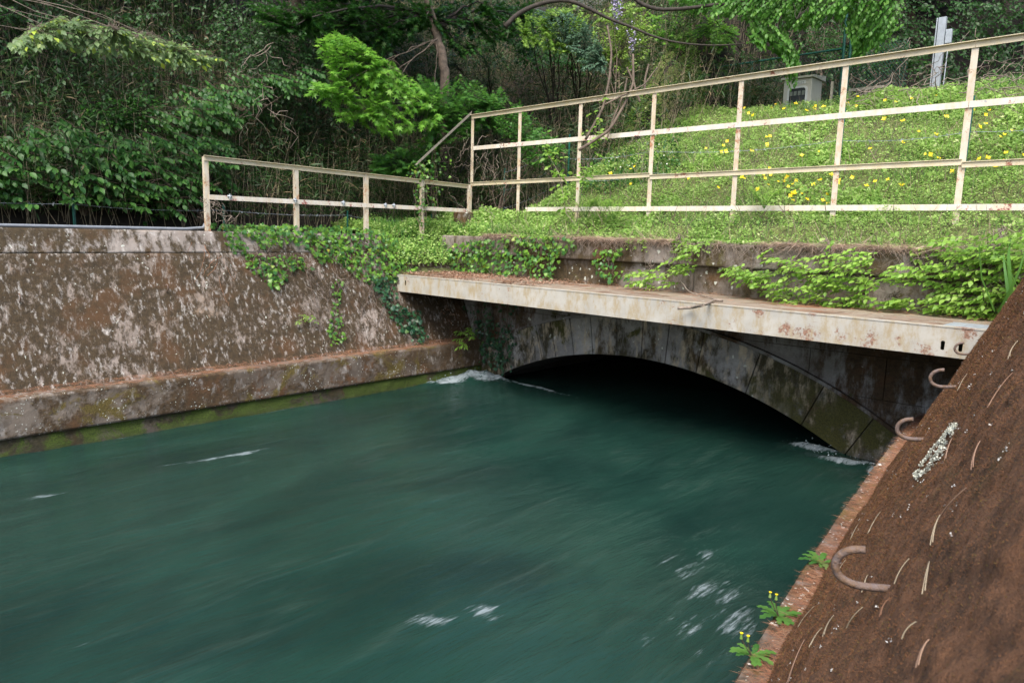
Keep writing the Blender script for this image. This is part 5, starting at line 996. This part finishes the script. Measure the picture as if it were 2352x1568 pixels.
# fallen branch on the walkway
p = [atZ(1650, 688, ZD+.03), atZ(1612, 680, ZD+.04), atZ(1590, 695, ZD+.04), atY(1570, 704, YB-.04), atY(1556, 708, YB-.12)]
br = thing('fallen_branch', 'bent grey fallen branch lying across the walkway and jutting over its edge', 'branch', tuple(p[0])); o0 = np.array(p[0]); pA = np.array([atZ(1660, 690, ZD+.03), atZ(1640, 689, ZD+.035), atZ(1618, 700, ZD+.04), atY(1590, 706, YB-.06), atY(1556, 708, YB-.16)])
u = np.linspace(0, 1, 5); uu = np.linspace(0, 1, 20); Q = np.stack([np.interp(uu, u, pA[:, i_]) for i_ in range(3)], 1); MB().tube(Q-o0, .020, 8, .022).build('branch', M['twig'], br, smooth=True)
pB = np.array([atZ(1655, 688, ZD+.03), atZ(1610, 678, ZD+.03), atZ(1585, 672, ZD+.05), atY(1560, 640, 10.9), atY(1530, 615, 10.95)]); Q = np.stack([np.interp(uu, u, pB[:, i_]) for i_ in range(3)], 1)+rng.normal(0, .006, (20, 3)); MB().tube(Q-o0, .012, 6, .005).build('side_twig', M['twig'], br, smooth=True)
# weeds
def dandelion(px, py, s, lb, stalk=True):
    b_ = atZ(px, py, .81); t_ = thing('dandelion', lb, 'weed', tuple(b_)); k = 11; a = np.linspace(0, 2*math.pi, k, endpoint=False)+rng.normal(0, .2, k)
    for ai in a:
        V = []; n = 9; L_ = s*rng.uniform(.7, 1.1)
        for j in range(n):
            t = j/(n-1); w = (.12+.30*math.sin(t*math.pi*.85))*L_*.42*(1 if j % 2 else .55)*(1 if j < n-1 else .05); zc = .16*L_*math.sin(t*math.pi*.8)+.01; V += [(-w, t*L_, zc+.02*L_), (0, t*L_, zc), (w, t*L_, zc+.02*L_)]
        Fq = [(3*j+i_, 3*j+i_+1, 3*j+i_+4, 3*j+i_+3) for j in range(n-1) for i_ in (0, 1)]; me = mesh_np('leaf', V, Fq, M['lgrass'], np.full(len(V), rng.random()*.5+.3)); o = link('leaf', me, t_); o.rotation_euler = (0, 0, ai)
    if stalk:
        for dx in (0., .04): Q = bez((0, 0, 0), (-.03+dx, -.1, s*1.1), (-.02, 0, .02), 7); link('stalk', tubes_mesh('stalk', [(Q, .0035, .003)], M['vine'], 5), t_); MB().tube([Q[-1], Q[-1]+np.array([0, 0, .012]), Q[-1]+np.array([0, 0, .03])], .009, 7, .005).build('flower_bud', M['lbank'], t_); MB().tube([Q[-1]+np.array([0, 0, .03]), Q[-1]+np.array([0, 0, .036])], .007, 7, .010).build('flower', M['petal'], t_)
dandelion(1885, 1295, .17, 'dandelion rosette on the right ledge level with the nearest hook', False); dandelion(1790, 1418, .15, 'dandelion rosette with a bud on the right ledge below the first one'); dandelion(1728, 1508, .13, 'small dandelion with tall stalks on the right ledge at the bottom')
for px, py, lb in ((180, 897, 'tiny green seedling on the left ledge near the picture edge'), (640, 850, 'tiny seedling on the middle of the left ledge')):
    b_ = hit_left(px, py, .02); t_ = thing('seedling', lb, 'seedling', tuple(b_)); P = np.tile(b_+np.array([0, 0, .03]), (5, 1)); D = rng.normal(0, 1, (5, 3)); D[:, 2] = .3; put_leaves(t_, P, D, np.tile([.3, -.3, 1.], (5, 1)), np.full(5, .07), 'ovate', M['llime'], 5)
t_ = vplant('small_fern', 'small light green leaf spray growing on the left wall above the ledge', 'seedling', hit_left(740, 760), [(655, 730), (690, 722), (730, 725), (730, 740), (690, 745)], ('x', -12.15, -12.0), ntips=12, twl=.16, nl=7, size=.065, tpl='lance', mat=M['llime'], bark=M['vine'], n_ind=60, limbs=3, trunk_r=.004, droop=.4, flat=.8)

L = []; Pm = []
for cx, cy, sx, sy, k in ((-11.5, 10.2, .15, .4, 120), (-11.2, 10.8, .25, .18, 260), (-4.0, 11.0, .22, .08, 60), (-3.4, 10.75, .3, .08, 60)):
    Pm.append(np.stack([cx+rng.normal(0, sx, k), np.minimum(cy+rng.normal(0, sy, k), YF-.08), .05+np.abs(rng.normal(0, .05, k))], -1))
Pm = np.concatenate(Pm); tag(link('spray', leaves_mesh('spray', Pm, rng.normal(0, 1, Pm.shape)+np.array([.3, -.8, 0]), rng.normal(0, 1, Pm.shape), rng.uniform(.01, .035, len(Pm)), 'tri', M['foam'])), 'specks of white spray over the two foaming corners of the portal', kind='stuff')

# vines on the railing posts
for lb, px, y0, k in (('leafy vine climbing the last post of the low railing', (967, 520, 380), 10.5, 150), ('sparse leafy vine on the railing corner brace', (1000, 500, 330), 11.3, 110)):
    q = atY(px[0], px[1], y0); top_ = atY(px[0], px[2], y0); r_ = thing('climbing_vine', lb, 'vine', tuple(q)); L = []
    for _ in range(6): L.append((bez(q+rng.normal(0, .06, 3), top_+rng.normal(0, .08, 3), rng.normal(0, .12, 3), 12, .025), .007, .003))
    link('stems', tubes_mesh('stems', L, M['vine'], 4, q), r_); t = rng.random(k)**.7; P = q+(top_-q)*t[:, None]+rng.normal(0, 1, (k, 3))*np.array([.10, .10, .05])*(.6+t[:, None])
    put_leaves(r_, P, rng.normal(0, .6, P.shape)+np.array([0, 0, -.6]), rng.normal(0, .5, P.shape)+np.array([.5, -.6, .4]), .075*rng.uniform(.6, 1.2, k), 'ivy', M['livy'], 100)

tangle('dead_vines', 'pale bare stems crossing the right part of the left wall below the ivy', [(700, 600), (860, 640), (900, 780), (760, 790), (700, 700)], ('x', -12.3, -12.05), 34, .6, .0045, 'twig', dirb=(0, .2, -1), wob=.02)
n = 2600; x = rng.uniform(-14, -11.0, n); y = rng.uniform(9.5, 11.6, n); z = np.where(y < 11.2, np.clip(2.3+1.0*(-12.35-x), 2.24, 3.15), 3.1); ok = (x < -12.5) | (y > 11.1); P = np.stack([x, y, z], -1)[ok]; n = len(P); D = rng.normal(0, .4, (n, 3)); D[:, 2] = 1
tag(link('grass', leaves_mesh('grass', P, D, rng.normal(0, 1, (n, 3))+np.array([.5, -.6, 0]), rng.uniform(.15, .42, n), 'grass', M['lgrass'])), 'soft green grass filling the corner behind the left end of the walkway', kind='stuff')
x = rng.uniform(-11, 1.5, 900); P = np.stack([x, YF-.1-rng.random(900)*.06, 3.13-rng.random(900)**2*.22], -1); P = P[fbm(x*1.2, x*0, 44) > .0]; n = len(P)
tag(link('herb_fringe', leaves_mesh('herb_fringe', P, rng.normal(0, .6, (n, 3))+np.array([0, -.6, -.4]), rng.normal(0, .4, (n, 3))+np.array([0, -.5, .8]), rng.uniform(.05, .1, n), 'ovate', M['llime'])), 'young leaves hanging from the bank over the parapet coping', kind='stuff')
